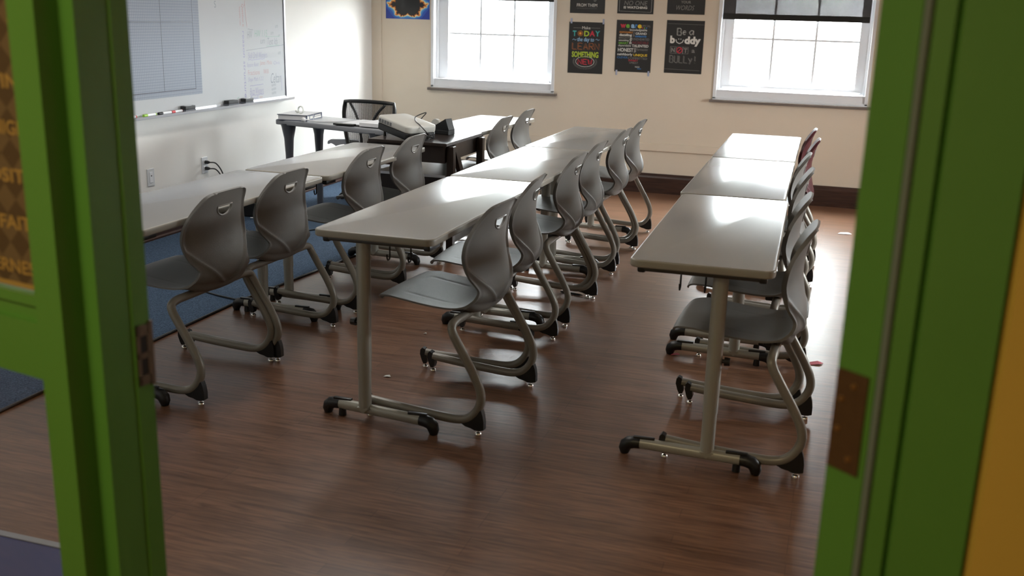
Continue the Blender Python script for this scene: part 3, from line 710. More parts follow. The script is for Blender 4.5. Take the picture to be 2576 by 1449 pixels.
# ------------------------------------------------------------------ wall outlets
def plate(y, z, label, cat, name):
    t = thing(name, label, cat, (XL, y, z))
    bm = NB(); box(bm, 0, .006, -.036, .036, -.057, .057, .003); obj('cover_plate', bm, 'outlet', t)
    return t
t = plate(6.128, .417, 'white wall outlet with two black plugs below the whiteboard', 'outlet', 'wall_outlet')
bm = NB(); box(bm, .006, .009, -.016, .016, .006, .036, .003); box(bm, .006, .009, -.016, .016, -.036, -.006, .003); obj('socket', bm, 'white', t)
for zz, lab in ((.438, 'black plug and cord in the upper socket of the wall outlet'), (.394, 'black plug and cord in the lower socket of the wall outlet')):
    bm = NB(); tube(bm, [(XL+.0095, 6.128, zz), (XL+.030, 6.128, zz), (XL+.045, 6.130, zz)], [.013, .012, .006], 12)
    tube(bm, spline([(XL+.045, 6.130, zz), (XL+.075, 6.16, zz-.01), (XL+.09, 6.21, zz-.08), (XL+.09, 6.26, zz-.2), (XL+.08, 6.30, .02)], 6), .0045, 8)
    tag(obj('power_plug', bm, 'black', None, 60), lab, 'plug', 'plugs in the wall outlet')
t = plate(5.527, .415, 'tall white wall jack plate below the graph panel', 'wall jack', 'wall_jack')
bm = NB(); box(bm, .006, .009, -.017, .017, -.036, .036, .002); obj('insert', bm, 'white', t)
bm = NB(); box(bm, .009, .0095, -.005, .005, .006, .014); obj('port', bm, 'black', t)

# ------------------------------------------------------------------ posters
def poster(x0, x1, z0, z1, label, items, mats, name='wall_poster', rot=0, tape=()):
    """items drawn in photo-crop units through P"""
    t = thing(name, label, 'poster', ((x0+x1)/2, YB, z0), 0, 'black word posters between the windows')
    t.rotation_euler = (0, rot, 0)
    wd = x1-x0; h = z1-z0
    bm = NB(); box(bm, -wd/2, wd/2, -.0022, -.0007, 0, h); obj('sheet', bm, 'poster', t)
    bm = NB(); P = lambda u, v: (-wd/2+u*wd, -.0027, v*h)
    for it in items: it(bm, P, mats)
    obj('lettering', bm, mats, t)
    for q, (u, v) in enumerate(tape):
        bm = NB(); box(bm, -wd/2+u*wd-.008, -wd/2+u*wd+.008, -.0030, -.0024, v*h-.022, v*h+.022); obj('tape_tab', bm, 'tape', t)
    return t
def TX(s, px0, px1, py0, py1, c, box_, bold=0, shear=0, rot=False):
    # box_: poster corners in crop pixels (xl, xr, ytop, ybot)
    xl, xr, yt, yb = box_
    def f(bm, P, mats): put_text(bm, P, s, (px0-xl)/(xr-xl), (px1-xl)/(xr-xl), 1-(py1-yt)/(yb-yt), 1-(py0-yt)/(yb-yt), mats.index(c), bold, shear, rot)
    return f
def SK(pts, wd, c, box_, closed=False):
    xl, xr, yt, yb = box_
    def f(bm, P, mats):
        W_ = (xr-xl); Hh = (yb-yt)
        # stroke in pixel space, then map
        stroke(bm, lambda a, b: P((a-xl)/W_, 1-(b-yt)/Hh), pts, wd, mats.index(c), closed)
    return f
def circ(cx, cy, rx, ry, n=28): return [(cx+rx*math.cos(2*PI*k/n), cy+ry*math.sin(2*PI*k/n)) for k in range(n)]
B = (190, 757, 362, 1188)
it = [TX('Make', 402, 535, 430, 475, 'tw', B, .0), SK([(260, 457), (392, 457)], 6, 'tg', B), SK([(545, 453), (690, 453)], 6, 'tg', B),
      TX('T', 252, 312, 502, 590, 'tteal', B, .03), TX('D', 437, 520, 500, 588, 'tlime', B, .03), TX('A', 525, 612, 498, 586, 'tred', B, .03), TX('Y', 615, 692, 496, 585, 'tteal', B, .03),
      SK(circ(375, 543, 10, 10), 20, 'tor', B, True),
      TX('the day to', 330, 602, 605, 690, 'tblue', B, .012, .15), SK([(252, 650), (275, 635), (295, 655), (317, 640)], 7, 'tblue', B), SK([(625, 640), (645, 625), (665, 648), (690, 635)], 7, 'tblue', B),
      TX('SOMETHING', 250, 683, 835, 930, 'tlime', B, .035)]
for k in range(14):
    a = 2*PI*k/14; it.append(SK([(375+26*math.cos(a), 543+26*math.sin(a)), (375+48*math.cos(a), 543+48*math.sin(a))], 5, 'tor', B))
# LEARN in outlined letters: strokes
def OUT(s, x0, x1, y0, y1, c, B, fat=.05, thin=.0):
    return [TX(s, x0, x1, y0, y1, c, B, fat)]
LE = {'L': [[(0, 0), (0, 1), (1, 1)]], 'E': [[(1, 0), (0, 0), (0, 1), (1, 1)], [(0, .5), (.8, .5)]], 'A': [[(0, 1), (.5, 0), (1, 1)], [(.2, .65), (.8, .65)]], 'R': [[(0, 1), (0, 0), (.9, 0), (1, .25), (.9, .5), (0, .5)], [(.4, .5), (1, 1)]], 'N': [[(0, 1), (0, 0), (1, 1), (1, 0)]], 'W': [[(0, 0), (.25, 1), (.5, .3), (.75, 1), (1, 0)]],
      'B': [[(0, 0), (0, 1), (.8, 1), (1, .75), (.8, .5), (0, .5), (.8, .5), (.9, .25), (.75, 0), (0, 0)]], 'U': [[(0, 0), (0, .8), (.3, 1), (.7, 1), (1, .8), (1, 0)]], 'Y': [[(0, .3), (.5, .75)], [(1, .3), (.3, 1.15)]], '!': [[(.5, 0), (.5, .7)], [(.45, .95), (.55, .95)]], 'e': [[(0, .55), (1, .55), (.8, .2), (.3, .2), (0, .6), (.3, 1), (.9, .9)]], 'a': [[(1, .25), (.4, .2), (0, .6), (.3, 1), (.8, .8), (1, .25), (.95, 1)]]}
def dbl(s, x0, x1, y0, y1, c, B, g=7, w_=4):
    n = len(s); cw = (x1-x0)/n; o = []
    for i, ch in enumerate(s):
        for st in LE[ch]:
            for d in (-g/2, g/2):
                o.append(SK([(x0+i*cw+cw*.12+px*cw*.72+d, y0+py*(y1-y0)+d*.6) for px, py in st], w_, c, B))
    return o
it += dbl('LEARN', 245, 700, 700, 800, 'torl', B, 13, 5)
it += dbl('NEW', 345, 595, 960, 1040, 'tred', B, 12, 9)
it.append(SK(circ(468, 997, 150, 83), 6, 'tw', B, True))
for k in range(30):
    a = PI*(-.12+1.24*k/29); it.append(SK([(468+172*math.cos(a), 997+100*math.sin(a)), (468+200*math.cos(a), 997+128*math.sin(a))], 5, 'tg', B))
poster(-2.303, -1.988, 1.012, 1.450, 'black poster reading Make Today the day to Learn Something New', it, ['tw', 'tg', 'tteal', 'tlime', 'tred', 'tor', 'tblue', 'torl'], rot=0, tape=((.06, 1.02), (.97, 1.02)))
B = (960, 1545, 322, 1172)
it = []
for s, a, b, c in (('w', 1020, 1112, 'tred'), ('e', 1112, 1172, 'tgrn'), ('a', 1195, 1252, 'tblue'), ('r', 1258, 1297, 'tbl'), ('e', 1300, 1365, 'tyel')): it.append(TX(s, a, b, 388, 452, c, B, .05))
for q, c in ((1380, 'tred'), (1410, 'tgrn'), (1443, 'tbl')): it.append(SK(circ(q, 444, 5, 5, 10), 10, c, B, True))
for s, x0, x1, y0, y1, c, bo, sh, ro in (
    ('SPECIAL', 1372, 1505, 395, 428, 'tg', .0, 0, 0), ('LIVELY', 1015, 1165, 465, 500, 'tdk', 0, 0, 0), ('knowledgeable', 1176, 1455, 460, 508, 'tw', .01, 0, 0), ('RESPONSIBLE', 1013, 1225, 508, 536, 'tor', .01, 0, 0),
    ('GRAND', 1272, 1452, 518, 556, 'tw', .02, 0, 0), ('dazzling', 1010, 1215, 545, 595, 'tw', .04, 0, 0), ('awesome', 1268, 1448, 570, 598, 'tbl', .03, .2, 0), ('BRIGHT', 1008, 1175, 595, 630, 'tg', 0, 0, 0),
    ('KINDHEARTED', 1225, 1498, 612, 648, 'tg', 0, 0, 0), ('astonishing', 1005, 1170, 640, 675, 'tw', .01, .2, 0), ('INCREDIBLE', 1228, 1490, 665, 706, 'tmar', .01, 0, 0), ('SMART', 1003, 1165, 682, 718, 'tgrn', .02, 0, 0),
    ('dependable', 1003, 1210, 722, 765, 'tw', .0, .2, 0), ('TALENTED', 1225, 1490, 718, 760, 'tw', .02, 0, 0), ('HONEST', 1000, 1250, 780, 842, 'tw', .02, 0, 0), ('fantastic', 1305, 1485, 775, 815, 'tg', 0, 0, 0), ('JOYFUL', 1305, 1485, 822, 855, 'tdk', 0, 0, 0),
    ('neighborly', 995, 1240, 862, 915, 'tw', .02, 0, 0), ('UNIQUE', 1257, 1480, 870, 916, 'tyel', .02, 0, 0), ('CLEVER', 993, 1165, 920, 952, 'tbl', 0, 0, 0), ('COMMITTED', 1173, 1480, 925, 962, 'tg', 0, 0, 0),
    ('SWEET', 1180, 1335, 966, 996, 'tred', .01, 0, 0), ('UPBEAT', 1198, 1340, 1003, 1035, 'tg', 0, 0, 0), ('LOVING', 1240, 1355, 1042, 1062, 'tdk', 0, 0, 0), ('NICE', 1293, 1365, 1074, 1098, 'tw', 0, 0, 0), ('FUN', 1333, 1390, 1104, 1126, 'tbl', .01, 0, 0),
    ('HAPPY', 1465, 1505, 432, 600, 'tdk', 0, 0, 1), ('FAIR', 1230, 1262, 512, 592, 'tg', 0, 0, 1), ('FINE', 1180, 1215, 608, 715, 'tw', .02, 0, 1), ('COOL', 1262, 1295, 770, 852, 'tw', 0, 0, 1)):
    it.append(TX(s, x0, x1, y0, y1, c, B, bo, sh, bool(ro)))
poster(-1.880, -1.563, 1.042, 1.478, 'black poster headed we are with a column of coloured words', it, ['tw', 'tg', 'tdk', 'tred', 'tgrn', 'tblue', 'tbl', 'tyel', 'tor', 'tmar'], tape=((.06, -.02), (.95, -.02)))
B = (1765, 2380, 328, 1195)
it = [SK([(1785, 385), (2390-15, 392)], 4, 'tg', B), SK([(1765, 1128), (2350, 1140)], 4, 'tg', B), TX('b', 1835, 1915, 580, 705, 'tw', B, .05), TX('ddy', 2070, 2335, 585, 745, 'tw', B, .05),
      SK([(1930, 640), (1945, 685), (1990, 706), (2035, 685), (2055, 640)], 12, 'tw', B), SK(circ(1975, 632, 4, 4, 8), 8, 'tw', B, True), SK(circ(2010, 632, 4, 4, 8), 8, 'tw', B, True),
      TX('a', 2198, 2250, 798, 850, 'tg', B, .02)]
it += dbl('B', 1935, 2030, 458, 570, 'tw', B, 12, 4)+dbl('e', 2030, 2095, 480, 560, 'tw', B, 9, 4)+dbl('a', 2130, 2225, 470, 560, 'tw', B, 10, 4)
it += dbl('BULLY!', 1840, 2300, 905, 1020, 'tg', B, 13, 6)
def tile(x0, x1, y0, y1, c, B):
    xl, xr, yt, yb = B
    return lambda bm, P, mats: quad(bm, lambda a, b: P((a-xl)/(xr-xl), 1-(b-yt)/(yb-yt)), x0, x1, y0, y1, mats.index(c))
it += [SK([(1848, 758), (1940, 758), (1940, 868), (1848, 868)], 8, 'tg', B, True), SK([(2055, 762), (2140, 762), (2140, 870), (2055, 870)], 8, 'tg', B, True), TX('N', 1862, 1925, 775, 850, 'tg', B, .05), TX('T', 2068, 2128, 778, 855, 'tg', B, .05),
       SK([(1952, 760), (2050, 760), (2050, 872), (1952, 872)], 6, 'tg', B, True), SK(circ(1998, 814, 42, 45), 14, 'tred', B, True), SK([(1970, 843), (2027, 785)], 13, 'tred', B)]
it.append(SK([(2224+(55 if k % 2 else 38)*math.cos(PI*k/9), 822+(62 if k % 2 else 44)*math.sin(PI*k/9)) for k in range(18)], 3, 'tdk', B, True))
poster(-1.446, -1.125, 1.048, 1.488, 'black poster reading Be a buddy Not a Bully with a smile and red no sign', it, ['tw', 'tg', 'tdk', 'tred'])
B = (207, 775, -560, 218)
it = [TX('Learning', 330, 640, -70, 38, 'tg', B, .0, .2), TX('FROM THEM', 318, 650, 70, 118, 'tw', B, .01), SK([(320, 143), (650, 145)], 3, 'tg', B)]
it.append(SK([(215+9*k, 190+(6 if k % 2 else 0)) for k in range(62)], 2, 'tdk', B))
poster(-2.303, -1.992, 1.524, 1.955, 'black poster ending FROM THEM, cut off by the top of the photo', it, ['tw', 'tg', 'tdk'])
B = (978, 1572, -580, 228)
it = [TX('NO ONE', 1088, 1468, 28, 98, 'tg', B, .0, .15), TX('IS WATCHING', 1082, 1468, 112, 150, 'tw', B, .03), SK([(1010, -500), (1010, 190), (1535, 200), (1540, -500)], 3.5, 'tw', B)]
poster(-1.882, -1.568, 1.531, 1.962, 'black poster ending NO ONE IS WATCHING with a thin white border', it, ['tw', 'tg'])
B = (1787, 2405, -580, 233)
it = [TX('YOUR', 2008, 2175, 25, 66, 'tg', B, .03), TX('WORDS', 1938, 2235, 96, 170, 'tg', B, .0, .3)]
poster(-1.453, -1.134, 1.538, 1.968, 'black poster ending YOUR WORDS, nearest the right window', it, ['tw', 'tg'])
# swirling blue set poster, left of the first window
t = thing('fractal_poster', 'blue poster with a black blob ringed in orange, left of the left window', 'poster', (-3.84, YB, 1.430))
wd = .436; h = .62
bm = NB(); box(bm, -wd/2, wd/2, -.0022, -.0007, 0, h); obj('sheet', bm, 'poster', t)
bm = NB(); NXg, NZg = 150, 150; cols = [(20, 18, 20), (60, 25, 12), (176, 84, 24), (226, 150, 60), (236, 206, 150), (120, 190, 215), (60, 130, 200), (36, 84, 176), (30, 56, 150)]
fm = [mat('fractal_ink', lin(c), .35) for c in cols]
vs = [[bm.verts.new((-wd/2+wd*i/NXg, -.0026, .36*j/NZg)) for i in range(NXg+1)] for j in range(NZg+1)]
for j in range(NZg):
    for i in range(NXg):
        im = (-wd/2+wd*(i+.5)/NXg)/.185; re = (.105-.36*(j+.5)/NZg)/.185; c = complex(re, im); z = 0j; k = 0
        while k < 60 and abs(z) < 4: z = z*z+c; k += 1
        q = 0 if k >= 60 else 1 if k > 22 else 2 if k > 13 else 3 if k > 9 else 4 if k > 7 else 5 if k > 6 else 6 if k > 5 else 7 if k > 4 else 8
        bm.faces.new((vs[j][i], vs[j][i+1], vs[j+1][i+1], vs[j+1][i])).material_index = q
me_o = obj('print', bm, None, t)
for q in fm: me_o.data.materials.append(q)

# ------------------------------------------------------------------ teacher's desk and what lies on it
A = Vector((-3.77, 6.37)); dirx = Vector((.970, -.245)).normalized(); diry = Vector((.245, .970)).normalized(); ang = math.atan2(dirx.y, dirx.x)
t = thing('teacher_desk', 'grey desk with tapered dark legs in the left back corner by the wall', 'desk', (A.x, A.y, 0), ang)
LD, WD = .98, .42
bm = NB(); slab(bm, rrect(0, LD, 0, WD, .02), .705, .74, .008); obj('desktop', bm, 'deskgrey', t, 40)
for x_, y_ in ((.085, .05), (LD-.10, .05), (.075, WD-.05), (LD-.10, WD-.05)):
    bm = NB(); lathe(bm, [(.022, 0), (.024, .25), (.027, .48), (.034, .60), (.050, .68), (.058, .706)], (x_, y_, .009 if x_ < .5 else .009), 18); obj('leg', bm, 'deskleg', t, 60)
def onA(u, v, z): p = A+dirx*u+diry*v; return (p.x, p.y, z)
t = thing('hardcover_book', 'thick hardcover book with navy spine on the desk corner by the wall', 'book', onA(.10, .15, .7405), ang+.35)
bm = NB(); box(bm, -.105, .105, -.135, .135, .004, .036); obj('pages', bm, 'paper', t)
bm = NB(); box(bm, -.11, .112, -.14, .14, 0, .004); box(bm, -.11, .112, -.14, .14, .036, .040); box(bm, .106, .112, -.14, .14, 0, .040); obj('cover', bm, 'navy', t)
bm = NB(); box(bm, -.109, .108, -.139, .139, .0402, .0410); obj('cover_face', bm, 'paper', t)
bm = NB(); SPN = lambda a, b: (.1126, a, b)
for q0, q1, w0, w1 in ((-.128, -.100, .008, .032), (-.085, -.035, .012, .030), (-.026, -.020, .002, .038), (-.008, .118, .008, .020), (.0, .11, .024, .031)): quad(bm, SPN, q0, q1, w0, w1, 0)
obj('spine_print', bm, 'tw', t)
t = thing('tape_roll', 'small clear roll of tape in a dispenser standing on the hardcover book', 'tape', onA(.14, .12, .782), ang)
bm = NB(); ring = [(.024*math.cos(2*PI*k/28), 0, .026+.024*math.sin(2*PI*k/28)) for k in range(28)]; tube(bm, ring, .005, 8, True, (.8, 1.6)); obj('roll', bm, 'glasstape', t, 60)
bm = NB(); tube(bm, spline([(-.02, 0, .010), (-.035, 0, .006), (-.05, 0, .016)], 4), [.006]*9, 8); obj('cutter', bm, 'glasstape', t, 60)
bm = NB(); tube(bm, spline([onA(0.265, .02, .758), onA(0.345, .06, .747), onA(0.445, .16, .746), onA(0.535, .23, .747), onA(0.605, .26, .753), onA(0.665, .27, .757), onA(0.685, .31, .756), onA(0.615, .30, .753)], 6), .0048, 8)
lathe(bm, [(.004, -.012), (.015, -.008), (.018, .004), (.010, .014), (.004, .018)], onA(0.260, .015, .754), 12)
tag(obj('white_cable', bm, 'paper', None, 60), 'short white cable with round plug lying across the desk', 'cable')
t = thing('open_binder', 'open black binder with white papers on the desk beside the projector', 'binder', onA(.70, .21, .7405), ang+.12)
t.scale = (1.2, 1.2, 1.3)
bm = NB(); box(bm, -.15, .15, -.13, .14, 0, .004, .001); box(bm, -.15, -.02, -.16, -.12, .003, .012, .002); obj('cover', bm, 'black', t)
bm = NB(); box(bm, .02, .16, -.15, .13, .005, .024, .001); obj('paper_stack', bm, 'paper', t)
bm = NB(); box(bm, -.14, .02, -.11, .13, .005, .009, .001); obj('loose_sheets', bm, 'paper', t)

# ------------------------------------------------------------------ office chair behind the desk
t = thing('office_chair', 'black mesh back office chair on casters behind the teacher desk', 'office chair', (-3.50, 7.30, 0), -.05)
def back_pt(u, v):  # u -1..1, v 0..1 bottom->top
    wv = (.150+.075*math.sin(min(1, v*1.15)*PI/2)) if v < .85 else .225-.012*(v-.85)/.15
    return Vector((u*wv, -.02-.05*(1-abs(u)**2)*0+.035*abs(u)**2+.03*v, (.36+.44*v)+.010*(1-u*u)*v))
bm = NB(); N1, N2 = 16, 16
vv = [[bm.verts.new(back_pt(-1+2*i/N1, j/N2)) for i in range(N1+1)] for j in range(N2+1)]
for j in range(N2):
    for i in range(N1): bm.faces.new((vv[j][i], vv[j][i+1], vv[j+1][i+1], vv[j+1][i]))
obj('mesh_back', bm, 'mesh', t, 180)
bm = NB(); ring = [back_pt(-1, v/10) for v in range(0, 11)]+[back_pt(-1+.25*k, 1) for k in range(1, 8)]+[back_pt(1, 1-v/10) for v in range(0, 11)]+[back_pt(1-.25*k, 0) for k in range(1, 8)]
tube(bm, ring, .019, 10, True, (1, .8)); obj('back_frame', bm, 'black', t, 180)
bm = NB()
for s in (-1, 1): tube(bm, spline([back_pt(s*.72, .97)+Vector((0, -.012, 0)), back_pt(s*.42, .80)+Vector((0, -.02, 0)), back_pt(s*.24, .58)+Vector((0, -.025, 0)), back_pt(s*.17, .3)+Vector((0, -.02, 0)), back_pt(s*.12, 0)+Vector((0, -.01, 0))], 5), .011, 8)
obj('back_support', bm, 'black', t, 180)
bm = NB(); slab(bm, [(x*.235-.10, y*.22+.18) for x, y in [(math.copysign(abs(math.cos(a))**.6, math.cos(a)), math.copysign(abs(math.sin(a))**.6, math.sin(a))) for a in [2*PI*k/36 for k in range(36)]]], .20, .27, .03); obj('seat', bm, 'deskleg', t, 60)
for s in (-1, 1):
    bm = NB(); prism(bm, [(-.16, .455), (-.155, .478), (-.13, .492), (-.02, .496), (.10, .490), (.11, .470), (.03, .462), (-.05, .452), (-.09, .438), (-.11, .452), (-.13, .462), (-.148, .452)], 'x', -.028, .028)
    a = obj('armrest', bm, 'deskgrey', t, 40); a.rotation_euler = (0, 0, -1.35); a.location = (s*.22+(.0 if s < 0 else .10), .08, 0)
    bm = NB(); tube(bm, [(s*.27, .14, .46), (s*.27, .16, .30), (s*.20, .18, .23)], .013, 8); obj('arm_post', bm, 'black', t, 60)
bm = NB(); tube(bm, [(0, .17, .08), (0, .17, .21)], .025, 14); obj('gas_column', bm, 'black', t, 60)
for k in range(5):
    a = 2*PI*k/5+3.55; ca, sa = math.cos(a), math.sin(a)
    bm = NB(); tube(bm, [(0, .17, .095), (.14*ca, .17+.14*sa, .09), (.285*ca, .17+.285*sa, .072)], [.026, .020, .014], 8); f = obj('base_arm', bm, 'black', t, 60)
    bm = NB(); c0 = Vector((.285*ca, .17+.285*sa, .036)); 
    for d in (-.014, .014): tube(bm, [c0+Vector((-sa*(d-.008), ca*(d-.008), 0)), c0+Vector((-sa*(d+.008), ca*(d+.008), 0))], .026, 16)
    tube(bm, [c0, c0+Vector((0, 0, .035))], .007, 8); obj('caster', bm, 'black', f, 40)

# ------------------------------------------------------------------ dark workbench
t = thing('workbench', 'dark wooden workbench with braced square legs and worn top edge', 'workbench', (0, 0, 0))
bx0, bx1, by0, by1, bz = -2.79, -2.262, 5.83, 6.50, .722
bm = NB(); box(bm, bx0, bx1, by0, by1, bz-.020, bz, .002); obj('benchtop', bm, 'bench', t)
bm = NB(); box(bm, bx1-.002, bx1+.004, by0+.004, by1-.004, bz-.019, bz-.002, .001); obj('worn_edge', bm, 'benchedge', t)
for x_ in (bx0+.02, bx1-.055):
    for y_ in (by0+.035, by1-.085):
        off = .055 if x_ > -2.5 else -.035
        bm = NB(); box(bm, x_+off-.010, x_+off+.035, y_, y_+.05, 0, bz-.022 if True else bz, .004); obj('leg', bm, 'bench', t)
bm = NB(); box(bm, bx0+.02, bx1-.012, by0+.012, by0+.032, bz-.125, bz-.021); obj('front_apron', bm, 'bench', t)
bm = NB(); box(bm, bx1-.032, bx1-.012, by0+.03, by1-.02, bz-.120, bz-.021); obj('side_apron', bm, 'bench', t)
bm = NB(); box(bm, bx0+.02, bx0+.04, by0+.03, by1-.02, bz-.120, bz-.021); obj('side_apron', bm, 'bench', t)
bm = NB(); prism(bm, [(by0+.10, bz-.022), (by0+.155, bz-.022), (by0+.34, bz-.30), (by0+.42, .38), (by0+.365, .38), (by0+.28, bz-.30)], 'x', bx1-.010, bx1+.018); obj('diagonal_brace', bm, 'bench', t)
bm = NB(); box(bm, bx0+.03, bx1-.02, by0+.05, by1-.04, .50, .515); obj('shelf', bm, 'bench', t)
bm = NB(); box(bm, bx0+.04, bx1-.025, by0+.060, by0+.075, .24, .499); obj('shelf_front', bm, 'bench', t)
bm = NB(); box(bm, bx0+.05, bx1-.02, by0+.047, by0+.050, .500, .516); obj('shelf_edge', bm, 'alu', t)
bm = NB(); box(bm, bx1-.012, bx1+.006, by0+.085, by1-.03, .07, .20); obj('lower_stretcher', bm, 'under', t)
bm = NB()
for q in ((.11, .11), (.135, .13)): lathe(bm, [(.006, 0), (.006, .002), (.003, .004)], (0, 0, 0), 10, 0, Matrix.Translation((bx1+.006, by0+q[0], q[1])) @ Matrix.Rotation(PI/2, 4, 'Y'))
obj('bolt', bm, 'chrome', t)
# projector
mt = Matrix.Translation((-2.62, 6.02, .745)) @ Matrix.Rotation(-.52, 4, 'Z') @ Matrix.Rotation(.0, 4, 'Y')
t = thing('projector', 'off-white and black projector tilted on its foot on the workbench', 'projector', (-2.615, 6.03, .7222), -.50)
tl = .15
def PJ(o): o.rotation_euler = (0, tl, 0); return o
bm = NB(); slab(bm, rrect(-.165, .165, -.12, .12, .035), .036, .084, .012); PJ(obj('top_case', bm, 'offwhite', t, 50))
bm = NB(); slab(bm, rrect(-.162, .164, -.119, .119, .03), -.006, .0365, .006); PJ(obj('base_case', bm, 'black', t, 50))
bm = NB()
for k in range(5):
    for q in range(5): box(bm, -.135+k*.028, -.115+k*.028, -.1215, -.1195, .048+q*.0045, .0505+q*.0045)
PJ(obj('vent_slots', bm, 'deskleg', t))
bm = NB(); box(bm, -.13, -.08, -.06, .0, .0815, .0835, .001); PJ(obj('button_panel', bm, 'deskleg', t))
bm = NB(); tube(bm, [(-.12, -.08, .0), (-.12, -.08, .042)], [.010, .006], 10); obj('front_foot', bm, 'black', t, 50)
for o in t.children:
    if o.name.startswith(('top_case', 'base_case', 'vent', 'button')): o.location = (0, 0, .027)
pp = Vector((-2.615, 6.03, .7222))
def loc(x, y, z):
    c, s = math.cos(-.50), math.sin(-.50); return (pp.x+c*x-s*y, pp.y+s*x+c*y, pp.z+z)
rk = random.Random(5)
bm = NB()
for k in range(5):
    c0 = loc(.22, -.03, .014); pts = []
    for a in range(10): pts.append((c0[0]+(.035+.02*rk.random())*math.cos(a*1.3+k), c0[1]+(.03+.02*rk.random())*math.sin(a*1.3+k), c0[2]+rk.uniform(-.006, .028)))
    tube(bm, spline(pts, 5), .0028, 6)
tube(bm, spline([loc(.24, .0, .03), loc(.17, -.02, .09), loc(.06, .03, .105), loc(.0, .08, .125), loc(.03, .14, .15), loc(-.10, .20, .09), loc(-.16, .26, .05)], 7), .0034, 8)
tag(obj('power_cable', bm, 'black', None, 60), 'tangled black cable looped over and beside the projector', 'cable')
# tape dispenser
t = thing('tape_dispenser', 'black desktop tape dispenser with pale tape roll beside the projector', 'tape dispenser', (-2.475, 6.30, .7222), -.28)
bm = NB(); prism(bm, [(-.085, 0), (.08, 0), (.082, .035), (.055, .105), (-.035, .055), (-.085, .048)], 'y', -.033, .033); o = obj('body', bm, 'black', t)
bm = NB(); box(bm, -.083, .083, -.036, .036, 0, .030, .005); obj('weighted_base', bm, 'black', t)
bm = NB(); tube(bm, [(-.045, -.012, .062), (-.045, .012, .062)], .034, 24); obj('tape_roll', bm, 'offwhite', t, 50)
t = thing('power_adapter', 'black box power adapter with white label behind the projector', 'adapter', (-2.82, 6.60, .74), .3)
t.location = (-2.72, 6.43, .7225)
bm = NB(); box(bm, -.06, .06, -.03, .03, 0, .035, .006); obj('case', bm, 'black', t)
bm = NB(); box(bm, -.03, .01, -.02, .02, .035, .0356); obj('sticker', bm, 'paper', t)

# clutter under the left row
t = thing('power_box', 'glossy black power supply box with white cord on the carpet by the wall', 'power supply', (-4.02, 6.47, .0095), .1)
bm = NB(); box(bm, -.06, .08, -.07, .10, 0, .135, .010); obj('case', bm, 'black', t)
bm = NB(); tube(bm, spline([(.0, -.02, .138), (.05, -.06, .130), (.075, -.085, .07), (.06, -.10, .012), (.02, -.12, .006)], 5), .004, 6); obj('white_cord', bm, 'paper', t, 60)
bm = NB(); tube(bm, spline([(-4.0, 6.25, .014), (-3.75, 5.95, .014), (-3.5, 6.0, .014), (-3.35, 6.2, .014), (-3.2, 6.0, .014)], 8), .005, 6)
tag(obj('charging_cord', bm, 'black', None, 60), 'black cord curling over the blue carpet near the outlet', 'cord')
bm = NB(); tube(bm, spline([(-3.78, 6.72, .014), (-3.72, 6.62, .014), (-3.62, 6.56, .014), (-3.57, 6.60, .014), (-3.50, 6.55, .014)], 6), .004, 6)
tag(obj('cord_end', bm, 'paper', None, 60), 'loose white cord end on the blue carpet behind the left row', 'cord')
# litter
def scrap(name, x, y, s, m, label, cat='paper scrap', rz=0):
    bm = NB(); P0 = [(-s, -s*.4, 0), (s*.2, -s*.6, .004), (s, -s*.1, .001), (s*.5, s*.5, .006), (-s*.6, s*.5, .002)]
    vs = [bm.verts.new((p[0], p[1], p[2]+.001)) for p in P0]; vt = [bm.verts.new((p[0], p[1], p[2]+.0022)) for p in P0]
    bm.faces.new(vs[::-1]); bm.faces.new(vt)
    for i in range(5): bm.faces.new((vs[i], vs[(i+1) % 5], vt[(i+1) % 5], vt[i]))
    o = obj(name, bm, m); o.location = (x, y, 0); o.rotation_euler = (0, 0, rz); tag(o, label, cat)
scrap('paper_scrap', .16, 7.74, .05, 'paper', 'small white paper scrap on the sunlit floor near the right wall')
scrap('paper_scrap', .035, 4.60, .035, 'pink', 'pink paper scrap on the floor beside the right row chairs', rz=.5)
scrap('paper_scrap', -.59, 4.48, .022, 'pink', 'tiny curled pink scrap near the right row table foot', rz=.2)
scrap('clear_clip', -1.70, 3.72, .016, 'glasstape', 'tiny clear plastic clip on the floor left of the nearest chair', 'clip')
scrap('clear_bead', -1.778, 4.33, .008, 'glasstape', 'tiny clear bead on the floor behind the nearest table leg', 'bead')
t = thing('ballpoint_pen', 'black pen on the floor under the middle row chairs', 'pen', (-1.30, 5.31, .006), -.22)
bm = NB(); tube(bm, [(-.07, 0, 0), (-.06, 0, 0), (.05, 0, 0), (.07, 0, 0)], [.003, .0055, .0055, .0015], 10); obj('barrel', bm, 'black', t, 50)

# ------------------------------------------------------------------ green doorway
HT = 2.62
fd = Vector((-.98, .2)).normalized()      # along the doorway wall, towards the left
bm = NB()
prism(bm, [(-1.102, 1.421), (-1.109, 1.388), (-1.113, 1.387), (-1.124, 1.322), (-1.157, 1.328), (-1.166, 1.286), (-1.228, 1.298), (-1.224, 1.318), (-1.219, 1.340), (-1.238, 1.344), (-1.222, 1.424), (-1.130, 1.432)][::-1], 'z', 0, HT)
lf = struct(obj('door_1', bm, 'green'))
g0 = Vector((-1.224, 1.318)); 
def along(d, off=0): p = g0+fd*d+Vector((.2, .98))*off; return (p.x, p.y)
def plankxy(bm, d0, d1, o0, o1, z0, z1): prism(bm, [along(d0, o0), along(d1, o0), along(d1, o1), along(d0, o1)], 'z', z0, z1)
bm = NB(); plankxy(bm, .004, .62, -.012, .045, .885, .985); plankxy(bm, .004, .62, 0, .04, .985, 1.025); plankxy(bm, .004, .62, -.006, .04, 1.012, 1.03); obj('mid_rail', bm, 'green', lf)
